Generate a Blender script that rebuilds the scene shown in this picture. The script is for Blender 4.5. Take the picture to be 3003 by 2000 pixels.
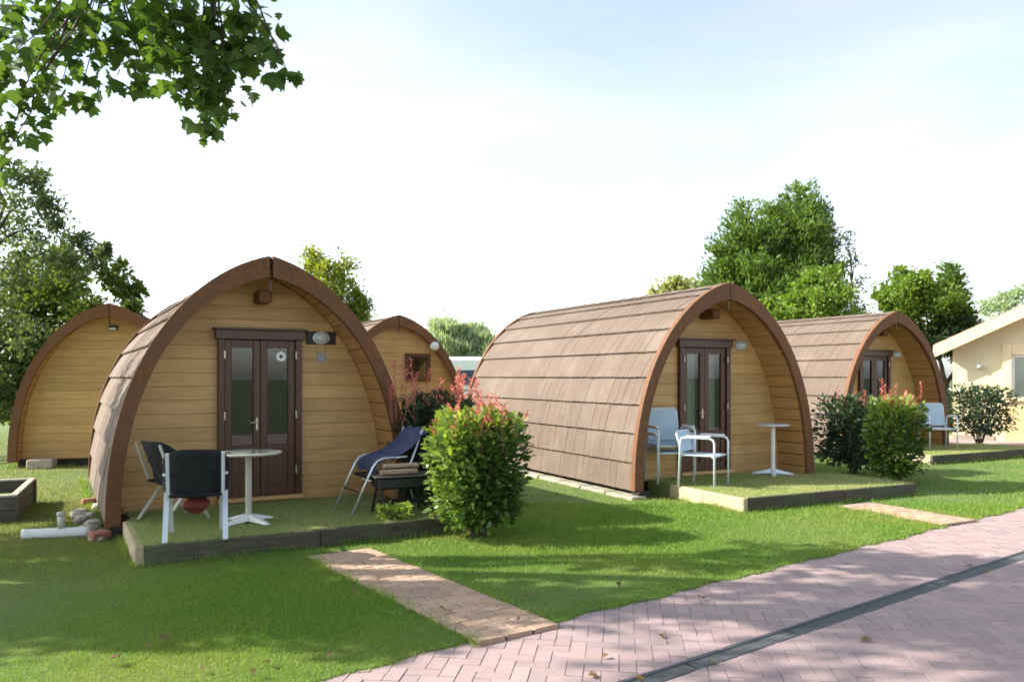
import bpy, math, random
import numpy as np
from mathutils import Vector

for o in list(bpy.data.objects):
    bpy.data.objects.remove(o)
SC = bpy.context.scene
COL = SC.collection
RNG = np.random.default_rng(7)
random.seed(7)
R = math.radians

# ------------------------------------------------------------------ camera
CAMZ = 1.67
FPX = 805.0                      # focal length in pixels at 1024 wide
HORY = 376.0                     # horizon row
cam = bpy.data.cameras.new('camera')
cam.sensor_width = 36.0
cam.lens = FPX / 1024 * 36.0
cam.shift_y = (HORY - 340.5) / 1024
cam.clip_end = 2000
camo = bpy.data.objects.new('camera', cam)
COL.objects.link(camo)
camo.location = (0, 0, CAMZ)
camo.rotation_euler = (R(90), 0, 0)
SC.camera = camo
SC.cycles.filter_width = 1.8
SC.render.resolution_x, SC.render.resolution_y = 1024, 681

# ------------------------------------------------------------------ sky, sun, exposure
SUN_EL, SUN_ROT = 34.0, -90.0    # low sun, straight from the left
W = bpy.data.worlds.new('World')
SC.world = W
W.use_nodes = True
nt = W.node_tree
nt.nodes.clear()
wo = nt.nodes.new('ShaderNodeOutputWorld')
bg = nt.nodes.new('ShaderNodeBackground')
sky = nt.nodes.new('ShaderNodeTexSky')
sky.sky_type = 'NISHITA'
sky.sun_disc = False
sky.sun_elevation = R(SUN_EL)
sky.sun_rotation = R(SUN_ROT)
sky.air_density = 1.0
sky.dust_density = 1.6
sky.ozone_density = 1.5
tc = nt.nodes.new('ShaderNodeTexCoord')
mp = nt.nodes.new('ShaderNodeMapping')
mp.inputs['Scale'].default_value = (1.0, 1.3, 3.2)
n1 = nt.nodes.new('ShaderNodeTexNoise')
n1.inputs['Scale'].default_value = 1.7
n1.inputs['Detail'].default_value = 7
n1.inputs['Roughness'].default_value = 0.55
n1.inputs['Distortion'].default_value = 0.5
cr = nt.nodes.new('ShaderNodeValToRGB')
cr.color_ramp.elements[0].position = 0.38
cr.color_ramp.elements[0].color = (0.32, 0.32, 0.32, 1)
cr.color_ramp.elements[1].position = 0.66
cr.color_ramp.elements[1].color = (0.9, 0.9, 0.9, 1)
mx = nt.nodes.new('ShaderNodeMix')
mx.data_type = 'RGBA'
lum = nt.nodes.new('ShaderNodeRGBToBW')
mul = nt.nodes.new('ShaderNodeMix')
mul.data_type = 'RGBA'
mul.blend_type = 'MULTIPLY'
mul.inputs['Factor'].default_value = 1
mul.inputs['B'].default_value = (1.20, 1.29, 1.31, 1)
nt.links.new(tc.outputs['Generated'], mp.inputs['Vector'])
nt.links.new(mp.outputs['Vector'], n1.inputs['Vector'])
nt.links.new(n1.outputs['Fac'], cr.inputs['Fac'])
nt.links.new(sky.outputs['Color'], lum.inputs['Color'])
nt.links.new(lum.outputs['Val'], mul.inputs['A'])
nt.links.new(cr.outputs['Color'], mx.inputs['Factor'])
nt.links.new(sky.outputs['Color'], mx.inputs['A'])
nt.links.new(mul.outputs['Result'], mx.inputs['B'])
nt.links.new(mx.outputs['Result'], bg.inputs['Color'])
bg.inputs['Strength'].default_value = 0.135
nt.links.new(bg.outputs['Background'], wo.inputs['Surface'])

sl = bpy.data.lights.new('sun', 'SUN')
sl.energy = 4.2
sl.angle = R(0.53)
sl.color = (1.0, 0.93, 0.82)
so = bpy.data.objects.new('sun', sl)
COL.objects.link(so)
so.location = (-30, 0, 30)
sd = Vector((math.cos(R(SUN_EL)), 0.0, -math.sin(R(SUN_EL))))
so.rotation_euler = sd.to_track_quat('-Z', 'Y').to_euler()

SC.view_settings.view_transform = 'Standard'
SC.view_settings.look = 'None'
SC.view_settings.gamma = 1
SC.view_settings.use_curve_mapping = False
SC.view_settings.exposure = 1.46


# ------------------------------------------------------------------ helpers
def at(px, py, Y):
    """world point that stands Y metres out, from a sighting (px, py)"""
    return Vector(((px - 512) / FPX * Y, Y, CAMZ - (py - HORY) / FPX * Y))


class MB:
    """collects shapes that make ONE mesh"""
    def __init__(s):
        s.v, s.f = [], []

    def add(s, vs, fs):
        b = len(s.v)
        s.v += [tuple(p) for p in vs]
        s.f += [tuple(i + b for i in f) for f in fs]
        return s

    def box(s, c, d, bev=0.0, rot=None):
        x, y, z = d[0] / 2, d[1] / 2, d[2] / 2
        b = min(bev, x * .9, y * .9, z * .9)
        c = Vector(c)
        if b <= 0:
            vs = [Vector((i * x, j * y, k * z)) for i in (-1, 1) for j in (-1, 1) for k in (-1, 1)]
            fs = [(0, 1, 3, 2), (4, 6, 7, 5), (0, 4, 5, 1), (2, 3, 7, 6), (0, 2, 6, 4), (1, 5, 7, 3)]
        else:
            vs, fs, idx = [], [], {}
            for i in (-1, 1):
                for j in (-1, 1):
                    for k in (-1, 1):
                        for a in range(3):
                            p = [i * (x - b), j * (y - b), k * (z - b)]
                            p[a] = (i, j, k)[a] * (x, y, z)[a]
                            idx[(i, j, k, a)] = len(vs)
                            vs.append(Vector(p))
            q = [(-1, -1), (1, -1), (1, 1), (-1, 1)]
            for a in range(3):
                o = [t for t in range(3) if t != a]
                for sg in (-1, 1):
                    f = []
                    for (m, n) in q:
                        t = [0, 0, 0]
                        t[a] = sg
                        t[o[0]] = m
                        t[o[1]] = n
                        f.append(idx[(*t, a)])
                    fs.append(tuple(f))
                for m in (-1, 1):
                    for n in (-1, 1):
                        t1, t2 = [0, 0, 0], [0, 0, 0]
                        t1[a], t2[a] = -1, 1
                        for t in (t1, t2):
                            t[o[0]] = m
                            t[o[1]] = n
                        fs.append((idx[(*t1, o[0])], idx[(*t2, o[0])], idx[(*t2, o[1])], idx[(*t1, o[1])]))
            for i in (-1, 1):
                for j in (-1, 1):
                    for k in (-1, 1):
                        fs.append((idx[(i, j, k, 0)], idx[(i, j, k, 1)], idx[(i, j, k, 2)]))
        if rot is not None:
            vs = [rot @ v for v in vs]
        return s.add([v + c for v in vs], fs)

    def tube(s, pts, rad, n=8, cap=True):
        pts = [Vector(p) for p in pts]
        if not isinstance(rad, (list, tuple)):
            rad = [rad] * len(pts)
        up = Vector((0, 0, 1))
        rings = []
        vs, fs = [], []
        prev = None
        for i, p in enumerate(pts):
            d = (pts[min(i + 1, len(pts) - 1)] - pts[max(i - 1, 0)]).normalized()
            if prev is None:
                a = d.cross(up if abs(d.z) < .95 else Vector((1, 0, 0))).normalized()
            else:
                a = (prev - d * prev.dot(d)).normalized()
            prev = a
            b = d.cross(a)
            for k in range(n):
                t = 2 * math.pi * k / n
                vs.append(p + (a * math.cos(t) + b * math.sin(t)) * rad[i])
        for i in range(len(pts) - 1):
            for k in range(n):
                fs.append((i * n + k, i * n + (k + 1) % n, (i + 1) * n + (k + 1) % n, (i + 1) * n + k))
        if cap:
            fs.append(tuple(range(n))[::-1])
            fs.append(tuple(range((len(pts) - 1) * n, len(pts) * n)))
        return s.add(vs, fs)

    def lathe(s, prof, c=(0, 0, 0), n=24):
        vs, fs = [], []
        m = len(prof)
        for k in range(n):
            t = 2 * math.pi * k / n
            for r, z in prof:
                vs.append((c[0] + r * math.cos(t), c[1] + r * math.sin(t), c[2] + z))
        for k in range(n):
            for i in range(m - 1):
                fs.append((k * m + i, ((k + 1) % n) * m + i, ((k + 1) % n) * m + i + 1, k * m + i + 1))
        return s.add(vs, fs)

    def prism(s, poly, z0, z1, ch=0.0):
        """poly: convex list of (x, y); chamfered top"""
        n = len(poly)
        cx = sum(p[0] for p in poly) / n
        cy = sum(p[1] for p in poly) / n
        vs = [(x, y, z0) for x, y in poly] + [(x, y, z1 - ch) for x, y in poly]
        fs = [(k, (k + 1) % n, n + (k + 1) % n, n + k) for k in range(n)]
        if ch > 0:
            for x, y in poly:
                d = math.hypot(x - cx, y - cy) + 1e-6
                vs.append((x - (x - cx) / d * ch * 1.4, y - (y - cy) / d * ch * 1.4, z1))
            fs += [(n + k, n + (k + 1) % n, 2 * n + (k + 1) % n, 2 * n + k) for k in range(n)]
            fs.append(tuple(range(2 * n, 3 * n)))
        else:
            fs.append(tuple(range(n, 2 * n)))
        return s.add(vs, fs)

    def mesh(s, name, mat, smooth=False):
        me = bpy.data.meshes.new(name)
        me.from_pydata(s.v, [], s.f)
        if mat:
            me.materials.append(mat)
        if smooth:
            me.polygons.foreach_set('use_smooth', [True] * len(me.polygons))
        me.update()
        return me

    def build(s, name, mat, parent=None, smooth=False):
        return link(name, s.mesh(name, mat, smooth), parent)


def link(name, me, parent=None, loc=None, rz=None):
    o = bpy.data.objects.new(name, me)
    COL.objects.link(o)
    if parent is not None:
        o.parent = parent
    if loc is not None:
        o.location = loc
    if rz is not None:
        o.rotation_euler = (0, 0, rz)
    return o


def npmesh(name, V, F, mat, parent=None):
    """V (n,3), F (m,k) numpy -> object"""
    me = bpy.data.meshes.new(name)
    k = F.shape[1]
    me.vertices.add(len(V))
    me.vertices.foreach_set('co', V.astype(np.float32).ravel())
    me.loops.add(F.size)
    me.loops.foreach_set('vertex_index', F.astype(np.int32).ravel())
    me.polygons.add(len(F))
    me.polygons.foreach_set('loop_start', np.arange(0, F.size, k, dtype=np.int32))
    me.polygons.foreach_set('loop_total', np.full(len(F), k, dtype=np.int32))
    me.materials.append(mat)
    me.update(calc_edges=True)
    return link(name, me, parent)


def tag(o, label=None, cat=None, group=None, kind=None):
    if label:
        o['label'] = label
    if cat:
        o['category'] = cat
    if group:
        o['group'] = group
    if kind:
        o['kind'] = kind
    return o


def thing(name, label, cat, loc=(0, 0, 0), rz=0, group=None):
    o = link(name, None, None, loc, rz)
    o.empty_display_size = .1
    return tag(o, label, cat, group)


def copy_tree(o, parent=None):
    c = o.copy()
    COL.objects.link(c)
    c.parent = parent
    for ch in o.children:
        copy_tree(ch, c)
    return c


# ------------------------------------------------------------------ materials
def nodes(name):
    m = bpy.data.materials.new(name)
    m.use_nodes = True
    t = m.node_tree
    return m, t, t.nodes, t.links, t.nodes['Principled BSDF'], t.nodes['Material Output']


def surf(name, c1, c2=None, scale=6, stretch=(1, 1, 1), rough=.6, bump=.0, bscale=40, bdist=.004, rnd=0.0,
         metal=0.0, spec=.5, detail=5, lo=.35, hi=.65, c3=None, s3=1.2):
    """two-tone noise surface with bump and a random tone per piece"""
    m, t, N, L, P, O = nodes(name)
    c2 = c2 or tuple(x * .75 for x in c1)
    co = N.new('ShaderNodeTexCoord')
    ma = N.new('ShaderNodeMapping')
    ma.inputs['Scale'].default_value = stretch
    L.new(co.outputs['Object'], ma.inputs['Vector'])
    oi = N.new('ShaderNodeObjectInfo')
    ge = N.new('ShaderNodeNewGeometry')
    ad = N.new('ShaderNodeMath')
    L.new(oi.outputs['Random'], ad.inputs[0])
    L.new(ge.outputs['Random Per Island'], ad.inputs[1])
    fr = N.new('ShaderNodeMath')
    fr.operation = 'FRACT'
    L.new(ad.outputs[0], fr.inputs[0])
    off = N.new('ShaderNodeVectorMath')
    off.operation = 'MULTIPLY_ADD'
    L.new(fr.outputs[0], off.inputs[0])
    off.inputs[1].default_value = (13, 7, 11) if rnd else (0, 0, 0)
    L.new(ma.outputs['Vector'], off.inputs[2])
    no = N.new('ShaderNodeTexNoise')
    no.inputs['Scale'].default_value = scale
    no.inputs['Detail'].default_value = detail
    no.inputs['Roughness'].default_value = .6
    L.new(off.outputs[0], no.inputs['Vector'])
    mr = N.new('ShaderNodeMapRange')
    mr.inputs['From Min'].default_value = lo
    mr.inputs['From Max'].default_value = hi
    L.new(no.outputs['Fac'], mr.inputs['Value'])
    mi = N.new('ShaderNodeMix')
    mi.data_type = 'RGBA'
    mi.inputs['A'].default_value = (*c1, 1)
    mi.inputs['B'].default_value = (*c2, 1)
    L.new(mr.outputs[0], mi.inputs['Factor'])
    out = mi.outputs['Result']
    if c3:
        n3 = N.new('ShaderNodeTexNoise')
        n3.inputs['Scale'].default_value = s3
        n3.inputs['Detail'].default_value = 5
        L.new(ge.outputs['Position'], n3.inputs['Vector'])
        m3 = N.new('ShaderNodeMapRange')
        m3.inputs['From Min'].default_value = .5
        m3.inputs['From Max'].default_value = .7
        L.new(n3.outputs['Fac'], m3.inputs['Value'])
        x3 = N.new('ShaderNodeMix')
        x3.data_type = 'RGBA'
        L.new(m3.outputs[0], x3.inputs['Factor'])
        L.new(out, x3.inputs['A'])
        x3.inputs['B'].default_value = (*c3, 1)
        out = x3.outputs['Result']
    if rnd:
        mv = N.new('ShaderNodeMapRange')
        mv.inputs['To Min'].default_value = 1 - rnd
        mv.inputs['To Max'].default_value = 1 + rnd
        L.new(fr.outputs[0], mv.inputs['Value'])
        hs = N.new('ShaderNodeHueSaturation')
        L.new(mv.outputs[0], hs.inputs['Value'])
        L.new(out, hs.inputs['Color'])
        out = hs.outputs['Color']
    L.new(out, P.inputs['Base Color'])
    P.inputs['Roughness'].default_value = rough
    P.inputs['Metallic'].default_value = metal
    P.inputs['Specular IOR Level'].default_value = spec
    if bump:
        bn = N.new('ShaderNodeTexNoise')
        bn.inputs['Scale'].default_value = bscale
        bn.inputs['Detail'].default_value = 4
        L.new(off.outputs[0], bn.inputs['Vector'])
        bu = N.new('ShaderNodeBump')
        bu.inputs['Strength'].default_value = bump
        bu.inputs['Distance'].default_value = bdist
        L.new(bn.outputs['Fac'], bu.inputs['Height'])
        L.new(bu.outputs['Normal'], P.inputs['Normal'])
    return m


def leafmat(name, c1, c2, trans=.35, rough=.5, tint=(1.25, 1.2, .5), patch=None):
    m, t, N, L, P, O = nodes(name)
    ge = N.new('ShaderNodeNewGeometry')
    oi = N.new('ShaderNodeObjectInfo')
    ad = N.new('ShaderNodeMath')
    L.new(oi.outputs['Random'], ad.inputs[0])
    L.new(ge.outputs['Random Per Island'], ad.inputs[1])
    fr = N.new('ShaderNodeMath')
    fr.operation = 'FRACT'
    L.new(ad.outputs[0], fr.inputs[0])
    mi = N.new('ShaderNodeMix')
    mi.data_type = 'RGBA'
    mi.inputs['A'].default_value = (*c1, 1)
    mi.inputs['B'].default_value = (*c2, 1)
    L.new(fr.outputs[0], mi.inputs['Factor'])
    out = mi.outputs['Result']
    if patch:                                     # patches of drier growth
        co = N.new('ShaderNodeTexCoord')
        no = N.new('ShaderNodeTexNoise')
        no.inputs['Scale'].default_value = patch[1]
        no.inputs['Detail'].default_value = 4
        L.new(co.outputs['Object'], no.inputs['Vector'])
        mr = N.new('ShaderNodeMapRange')
        mr.inputs['From Min'].default_value = .42
        mr.inputs['From Max'].default_value = .68
        L.new(no.outputs['Fac'], mr.inputs['Value'])
        x2 = N.new('ShaderNodeMix')
        x2.data_type = 'RGBA'
        L.new(mr.outputs[0], x2.inputs['Factor'])
        L.new(out, x2.inputs['A'])
        x2.inputs['B'].default_value = (*patch[0], 1)
        out = x2.outputs['Result']
    L.new(out, P.inputs['Base Color'])
    P.inputs['Roughness'].default_value = rough
    P.inputs['Specular IOR Level'].default_value = .35
    tr = N.new('ShaderNodeBsdfTranslucent')
    tm = N.new('ShaderNodeMix')
    tm.data_type = 'RGBA'
    tm.blend_type = 'MULTIPLY'
    tm.inputs['Factor'].default_value = 1
    tm.inputs['B'].default_value = (*tint, 1)
    L.new(out, tm.inputs['A'])
    L.new(tm.outputs['Result'], tr.inputs['Color'])
    ms = N.new('ShaderNodeMixShader')
    ms.inputs[0].default_value = trans
    L.new(P.outputs[0], ms.inputs[1])
    L.new(tr.outputs[0], ms.inputs[2])
    L.new(ms.outputs[0], O.inputs['Surface'])
    return m


def glassmat(name, col=(1, 1, 1), rough=0.0, alpha=.85):
    """thin pane: clear with a mirror sheen"""
    m, t, N, L, P, O = nodes(name)
    tr = N.new('ShaderNodeBsdfTransparent')
    tr.inputs['Color'].default_value = (*[c * alpha for c in col], 1)
    gl = N.new('ShaderNodeBsdfGlossy')
    gl.inputs['Roughness'].default_value = rough
    fz = N.new('ShaderNodeFresnel')
    fz.inputs['IOR'].default_value = 1.55
    ma = N.new('ShaderNodeMath')
    ma.operation = 'MULTIPLY_ADD'
    ma.inputs[1].default_value = 1.6
    ma.inputs[2].default_value = .03
    L.new(fz.outputs[0], ma.inputs[0])
    ms = N.new('ShaderNodeMixShader')
    L.new(ma.outputs[0], ms.inputs[0])
    L.new(tr.outputs[0], ms.inputs[1])
    L.new(gl.outputs[0], ms.inputs[2])
    L.new(ms.outputs[0], O.inputs['Surface'])
    return m


M = {}
M['pine'] = surf('pine cladding', (.57, .360, .150), (.49, .290, .112), 2.2, (1, 6, 14), .55, .3, 30, .003, .11, spec=.35, c3=(.46, .275, .108), s3=2.2)
M['lining'] = surf('pine lining', (.48, .265, .098), (.40, .20, .070), 2.0, (14, 1, 14), .5, .2, 30, .003, .05)
M['fascia'] = surf('stained fascia', (.185, .074, .024), (.125, .050, .018), 9, (2, 2, 2), .75, .7, 60, .006, .06, c3=(.13, .060, .024), s3=3)
M['frame'] = surf('mahogany stain', (.090, .030, .011), (.060, .020, .008), 4, (8, 8, 1), .35, .1, 40, .002, .06)
M['shingle'] = surf('brown shingle', (.155, .112, .084), (.118, .084, .063), 3, (9, 24, 3), .85, .7, 9, .010, .05,
                    c3=(.172, .130, .102), s3=1.6)
M['dark'] = surf('dark void', (.016, .015, .014), (.010, .010, .010), 8, rough=.9)
M['blackwood'] = surf('black skid', (.022, .019, .017), (.014, .012, .011), 12, rough=.8, bump=.3)
M['sleeper'] = surf('weathered sleeper', (.085, .070, .044), (.045, .038, .026), 3, (1.5, 12, 12), .85, .6, 30, .006, .18,
                    c3=(.075, .085, .04), s3=2)
M['sunlitsleeper'] = surf('sunlit side sleeper', (.46, .38, .24), (.36, .29, .18), 3, (1.5, 12, 12), .85, .6, 30, .006, .12)  # same sleeper paled: sunlight on the left faces is put into the colour
M['planter'] = surf('grey weathered timber', (.12, .105, .080), (.07, .062, .050), 3, (2, 2, 9), .85, .5, 30, .006, .18)
M['paver'] = surf('clay paver', (.335, .245, .238), (.295, .214, .210), 26, rough=.85, bump=.5, bscale=140, bdist=.002,
                  rnd=.10, c3=(.265, .205, .205), s3=1.1)
M['pathpaver'] = surf('path paver', (.45, .30, .205), (.38, .25, .165), 26, rough=.85, bump=.5, bscale=140, bdist=.002,
                      rnd=.13, c3=(.33, .23, .18), s3=2)
M['sand'] = surf('joint sand', (.26, .195, .19), (.22, .168, .165), 60, rough=.95)
M['drain'] = surf('dark drain', (.062, .072, .078), (.045, .052, .057), 18, rough=.6, bump=.3, bscale=90, rnd=.14)
M['steel'] = surf('drain slot', (.014, .015, .016), (.01, .01, .011), 9, rough=.7)
M['soil'] = surf('lawn soil', (.095, .150, .030), (.070, .115, .022), 9, rough=.95, bump=.5, bscale=120, bdist=.01,
                 c3=(.14, .16, .045), s3=.55)
M['meadow'] = surf('meadow', (.055, .085, .022), (.04, .065, .018), .4, rough=.95)
M['grass'] = leafmat('lawn grass', (.125, .245, .034), (.205, .345, .056), .42, .6, (1.2, 1.15, .6), ((.26, .33, .070), .8))
M['drygrass'] = leafmat('dry lawn grass', (.19, .24, .060), (.27, .28, .095), .38, .6, (1.1, 1.1, .6), ((.27, .25, .11), 1.2))
M['turf'] = leafmat('deck turf', (.27, .35, .105), (.38, .43, .16), .35, .7, (1.1, 1.1, .6), ((.42, .41, .19), 1.3))
M['turfbase'] = surf('turf backing', (.22, .25, .085), (.18, .21, .068), 20, rough=.95)
M['white'] = surf('white plastic', (.80, .80, .77), (.72, .72, .70), 10, rough=.4)
M['alu'] = surf('brushed aluminium', (.74, .76, .78), (.66, .68, .70), 20, (1, 1, .1), rough=.32, metal=.75)
M['alupale'] = surf('pale coated aluminium', (.72, .77, .82), (.64, .69, .75), 12, rough=.35, metal=.15)
M['cream'] = surf('cream post', (.50, .48, .41), (.44, .42, .36), 10, rough=.45)
M['blackcloth'] = surf('black cloth', (.005, .0055, .007), (.008, .008, .010), 14, rough=.85, bump=.6, bscale=22, bdist=.01)
M['navy'] = surf('navy cloth', (.050, .062, .130), (.032, .040, .090), 9, rough=.8, bump=.6, bscale=18, bdist=.012)
M['red'] = surf('red cloth', (.17, .022, .018), (.10, .014, .012), 14, rough=.8, bump=.4, bscale=30)
M['bluemesh'] = surf('pale blue mesh fabric', (.46, .58, .66), (.40, .51, .60), 60, rough=.7)
M['brass'] = surf('pale brass', (.62, .55, .40), (.5, .44, .32), 10, rough=.35, metal=.7)
M['blackmetal'] = surf('black metal', (.018, .018, .019), (.012, .012, .013), 14, rough=.5, bump=.2)
M['firewood'] = surf('split firewood', (.46, .33, .22), (.32, .22, .14), 4, (2, 10, 10), .8, .5, 30, .006, .2)
M['stone'] = surf('rubble stone', (.46, .41, .33), (.33, .29, .23), 9, rough=.9, bump=.7, bscale=30, bdist=.01, rnd=.2)
M['brick'] = surf('broken red brick', (.34, .13, .085), (.25, .10, .07), 12, rough=.9, bump=.6, bscale=40, bdist=.006, rnd=.2)
M['greyplastic'] = surf('grey plastic', (.30, .33, .36), (.24, .27, .30), 8, rough=.5)
M['concrete'] = surf('pale concrete', (.38, .33, .27), (.30, .26, .21), 7, rough=.9, bump=.5, bscale=30, bdist=.006, rnd=.12)
M['render'] = surf('cream render', (.72, .61, .38), (.68, .57, .35), 3, rough=.9, bump=.3, bscale=80)
M['verge'] = surf('cream verge board', (.74, .58, .36), (.70, .54, .33), 3, rough=.6)
M['creamboard'] = surf('yellow cladding board', (.66, .52, .26), (.60, .46, .22), 4, (1, 6, 12), .6, .2, 30)
M['rooftile'] = surf('building roof tile', (.22, .13, .10), (.16, .10, .08), 6, rough=.85, bump=.5, rnd=.12)
M['pane'] = glassmat('window glass', (.86, .95, .92), 0.0, .80)
M['frost'] = surf('frosted lamp glass', (.58, .63, .60), (.50, .56, .54), 9, rough=.2)
M['curtain'] = surf('pale curtain', (.62, .60, .54), (.52, .50, .45), 6, rough=.9)
M['tabletop'] = surf('grey green table top', (.34, .36, .30), (.28, .30, .25), 8, rough=.15)
M['blind'] = surf('white blind', (.82, .80, .72), (.78, .76, .68), 6, rough=.9)
M['interior'] = surf('cabin interior', (.10, .065, .035), (.08, .05, .03), 3, rough=.8)
M['caravan'] = surf('white caravan', (.82, .83, .82), (.77, .78, .78), 4, rough=.35)
M['cwin'] = surf('blue tinted window', (.05, .085, .15), (.04, .07, .12), 2, rough=.08)
M['tglass'] = glassmat('table glass', (.93, .97, .95), 0.0, .93)
M['bark'] = surf('bark', (.11, .085, .062), (.06, .048, .037), 5, (3, 3, 1), .95, .8, 18, .02)
M['twig'] = surf('shrub stem', (.085, .065, .045), (.06, .045, .032), 8, rough=.9)
M['maple'] = leafmat('maple leaf', (.050, .105, .022), (.10, .175, .036), .52, .5)
M['smallleaf'] = leafmat('small silver leaf', (.085, .130, .060), (.150, .200, .090), .40, .45)
M['hedgeleaf'] = leafmat('bushy tree leaf', (.090, .150, .032), (.180, .240, .055), .42, .5)
M['goldleaf'] = leafmat('golden conifer leaf', (.19, .25, .040), (.31, .35, .065), .45, .55)
M['conifer'] = leafmat('cypress spray', (.085, .160, .038), (.160, .245, .058), .40, .6)
M['darkconifer'] = leafmat('dark spruce spray', (.045, .080, .032), (.080, .125, .045), .3, .6)
M['lime'] = leafmat('lime green leaf', (.125, .220, .036), (.215, .310, .055), .45, .5)
M['greyleaf'] = leafmat('grey sparse leaf', (.10, .13, .12), (.17, .20, .19), .35, .5)
M['willow'] = leafmat('haze paled leaf', (.30, .40, .26), (.42, .50, .36), .40, .6)  # paleness stands in for haze over the far trees
M['paletree'] = leafmat('pale yellow green leaf', (.28, .32, .12), (.36, .38, .18), .40, .6)  # yellow green, also paled in colour for distance haze
M['photinia'] = leafmat('glossy shrub leaf', (.050, .105, .024), (.110, .180, .040), .32, .25)
M['photiniasunlit'] = leafmat('sunlit shrub leaf', (.18, .29, .055), (.29, .39, .095), .42, .28)
M['darkshrub'] = leafmat('dark shrub leaf', (.032, .064, .034), (.062, .100, .052), .25, .32)
M['redleaf'] = leafmat('red shoot leaf', (.50, .14, .11), (.64, .28, .22), .40, .35, (1.2, .9, .7))
M['deadleaf'] = leafmat('fallen leaf', (.095, .055, .020), (.20, .135, .045), .2, .7)

# ------------------------------------------------------------------ layout (metres, camera over the origin)
K = 1.15
ROAD_P = Vector((-.983 * K, 3.815 * K, 0))            # a point on the lawn / road edge
ROAD_D = Vector((.794, .608, 0)).normalized()         # along the road
ROAD_N = Vector((ROAD_D.y, -ROAD_D.x, 0))             # towards the camera side


def rd(s, d, z=0.0):
    p = ROAD_P + ROAD_D * s + ROAD_N * d
    return Vector((p.x, p.y, z))


PODS = {'A': ((-2.713, 9.084), R(29.6)), 'C': ((3.161, 11.645), R(26.7)),
        'D': ((6.994 * K, 14.586 * K), R(27.6)), 'B': ((-6.50 * K, 12.985 * K), R(14.5)),
        'E': ((-2.162 * K, 15.458 * K), R(27.7))}
POD_LEN = 6.0
PH_W, PH_H = 1.65, 2.884                              # half width, height
BASEZ = .115


def to_world(pod, u, v):
    (x, y), a = PODS[pod]
    return (x + u * math.cos(a) - v * math.sin(a), y + u * math.sin(a) + v * math.cos(a))


def to_local(pod, X, Y):
    (x, y), a = PODS[pod]
    dx, dy = X - x, Y - y
    return dx * math.cos(a) + dy * math.sin(a), -dx * math.sin(a) + dy * math.cos(a)


_t = np.linspace(0, 1, 241)[:, None]
_P = [np.array(p) for p in ((PH_W, 0), (PH_W + .015, 1.935), (.645, PH_H - .132), (0, PH_H))]
_B = (1 - _t) ** 3 * _P[0] + 3 * (1 - _t) ** 2 * _t * _P[1] + 3 * (1 - _t) * _t * _t * _P[2] + _t ** 3 * _P[3]
_T = np.gradient(_B, axis=0)
_T /= np.linalg.norm(_T, axis=1)[:, None]
_N = np.stack([_T[:, 1], -_T[:, 0]], 1)               # outward normal
_CURVES = {}


def curve(off):
    """outline of the right half of the pointed arch, moved in by off, resampled by length"""
    k = round(off, 4)
    if k not in _CURVES:
        q = _B - _N * off
        # cut at the centre line
        idx = np.where(q[:, 0] <= 0)[0]
        if len(idx):
            i = idx[0]
            f = q[i - 1, 0] / (q[i - 1, 0] - q[i, 0])
            q = np.vstack([q[:i], q[i - 1] + (q[i] - q[i - 1]) * f])
        else:
            d = q[-1] - q[-2]
            q = np.vstack([q, q[-1] + d * (-q[-1, 0] / d[0])])
        q[:, 1] = np.maximum(q[:, 1], 0)
        L = np.concatenate([[0], np.cumsum(np.linalg.norm(np.diff(q, axis=0), axis=1))])
        _CURVES[k] = (L / L[-1], q)
    return _CURVES[k]


def prof(t, off=0.0):
    """point of the arch, t = 0 foot .. 1 apex"""
    L, q = curve(off)
    t = min(1, max(0, t))
    return float(np.interp(t, L, q[:, 0])), float(np.interp(t, L, q[:, 1]))


def half_at(z, off):
    L, q = curve(off)
    if z >= q[-1, 1]:
        return -1
    return float(np.interp(z, q[:, 1], q[:, 0]))


# ------------------------------------------------------------------ ground, lawn, road, paths
g = MB().add([(-700, -300, -.07), (700, -300, -.07), (700, 1200, -.07), (-700, 1200, -.07)], [(0, 1, 2, 3)]).build('ground', M['meadow'])
tag(g, kind='structure')


def lawn_mesh():
    n = 60
    ss = np.concatenate([np.linspace(-30, -6, 10), np.linspace(-5.2, 16, 200), np.linspace(17, 60, 14)])
    dd = np.concatenate([-np.linspace(0, 14, 44), -np.linspace(15, 70, 14)])
    V, F = [], []
    for i, s in enumerate(ss):
        for j, d in enumerate(dd):
            p = rd(s, d + (.022 * math.sin(s * 5.1) + .016 * math.sin(s * 13.7 + 1) if j == 0 else 0))
            z = .008 + .010 * math.sin(p.x * 1.3 + .7) * math.cos(p.y * 1.1) if j > 0 else .006
            V.append((p.x, p.y, z))
    m = len(dd)
    for i in range(len(ss) - 1):
        for j in range(m - 1):
            F.append((i * m + j, i * m + j + 1, (i + 1) * m + j + 1, (i + 1) * m + j))
    return MB().add(V, F)


lawn = lawn_mesh().build('lawn', M['soil'], smooth=True)
tag(lawn, kind='structure')

GUT_A, GUT_B = .89 * K - .001, .89 * K + .146
road = MB().add([rd(-30, -.08, -.0048), rd(-30, GUT_A, -.0048), rd(60, GUT_A, -.0048), rd(60, -.08, -.0048), rd(-30, GUT_B, -.0048), rd(-30, 9, -.0048), rd(60, 9, -.0048), rd(60, GUT_B, -.0048)], [(0, 1, 2, 3), (4, 5, 6, 7)]).build('road', M['sand'])
tag(road, kind='structure')
fc = MB().add([(9.5, 16.9, .024), (30, 14, .024), (34, 30, .024), (11.4, 22.2, .024)], [(0, 1, 2, 3)]).build('forecourt', M['paver'])
tag(fc, kind='structure')


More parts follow.
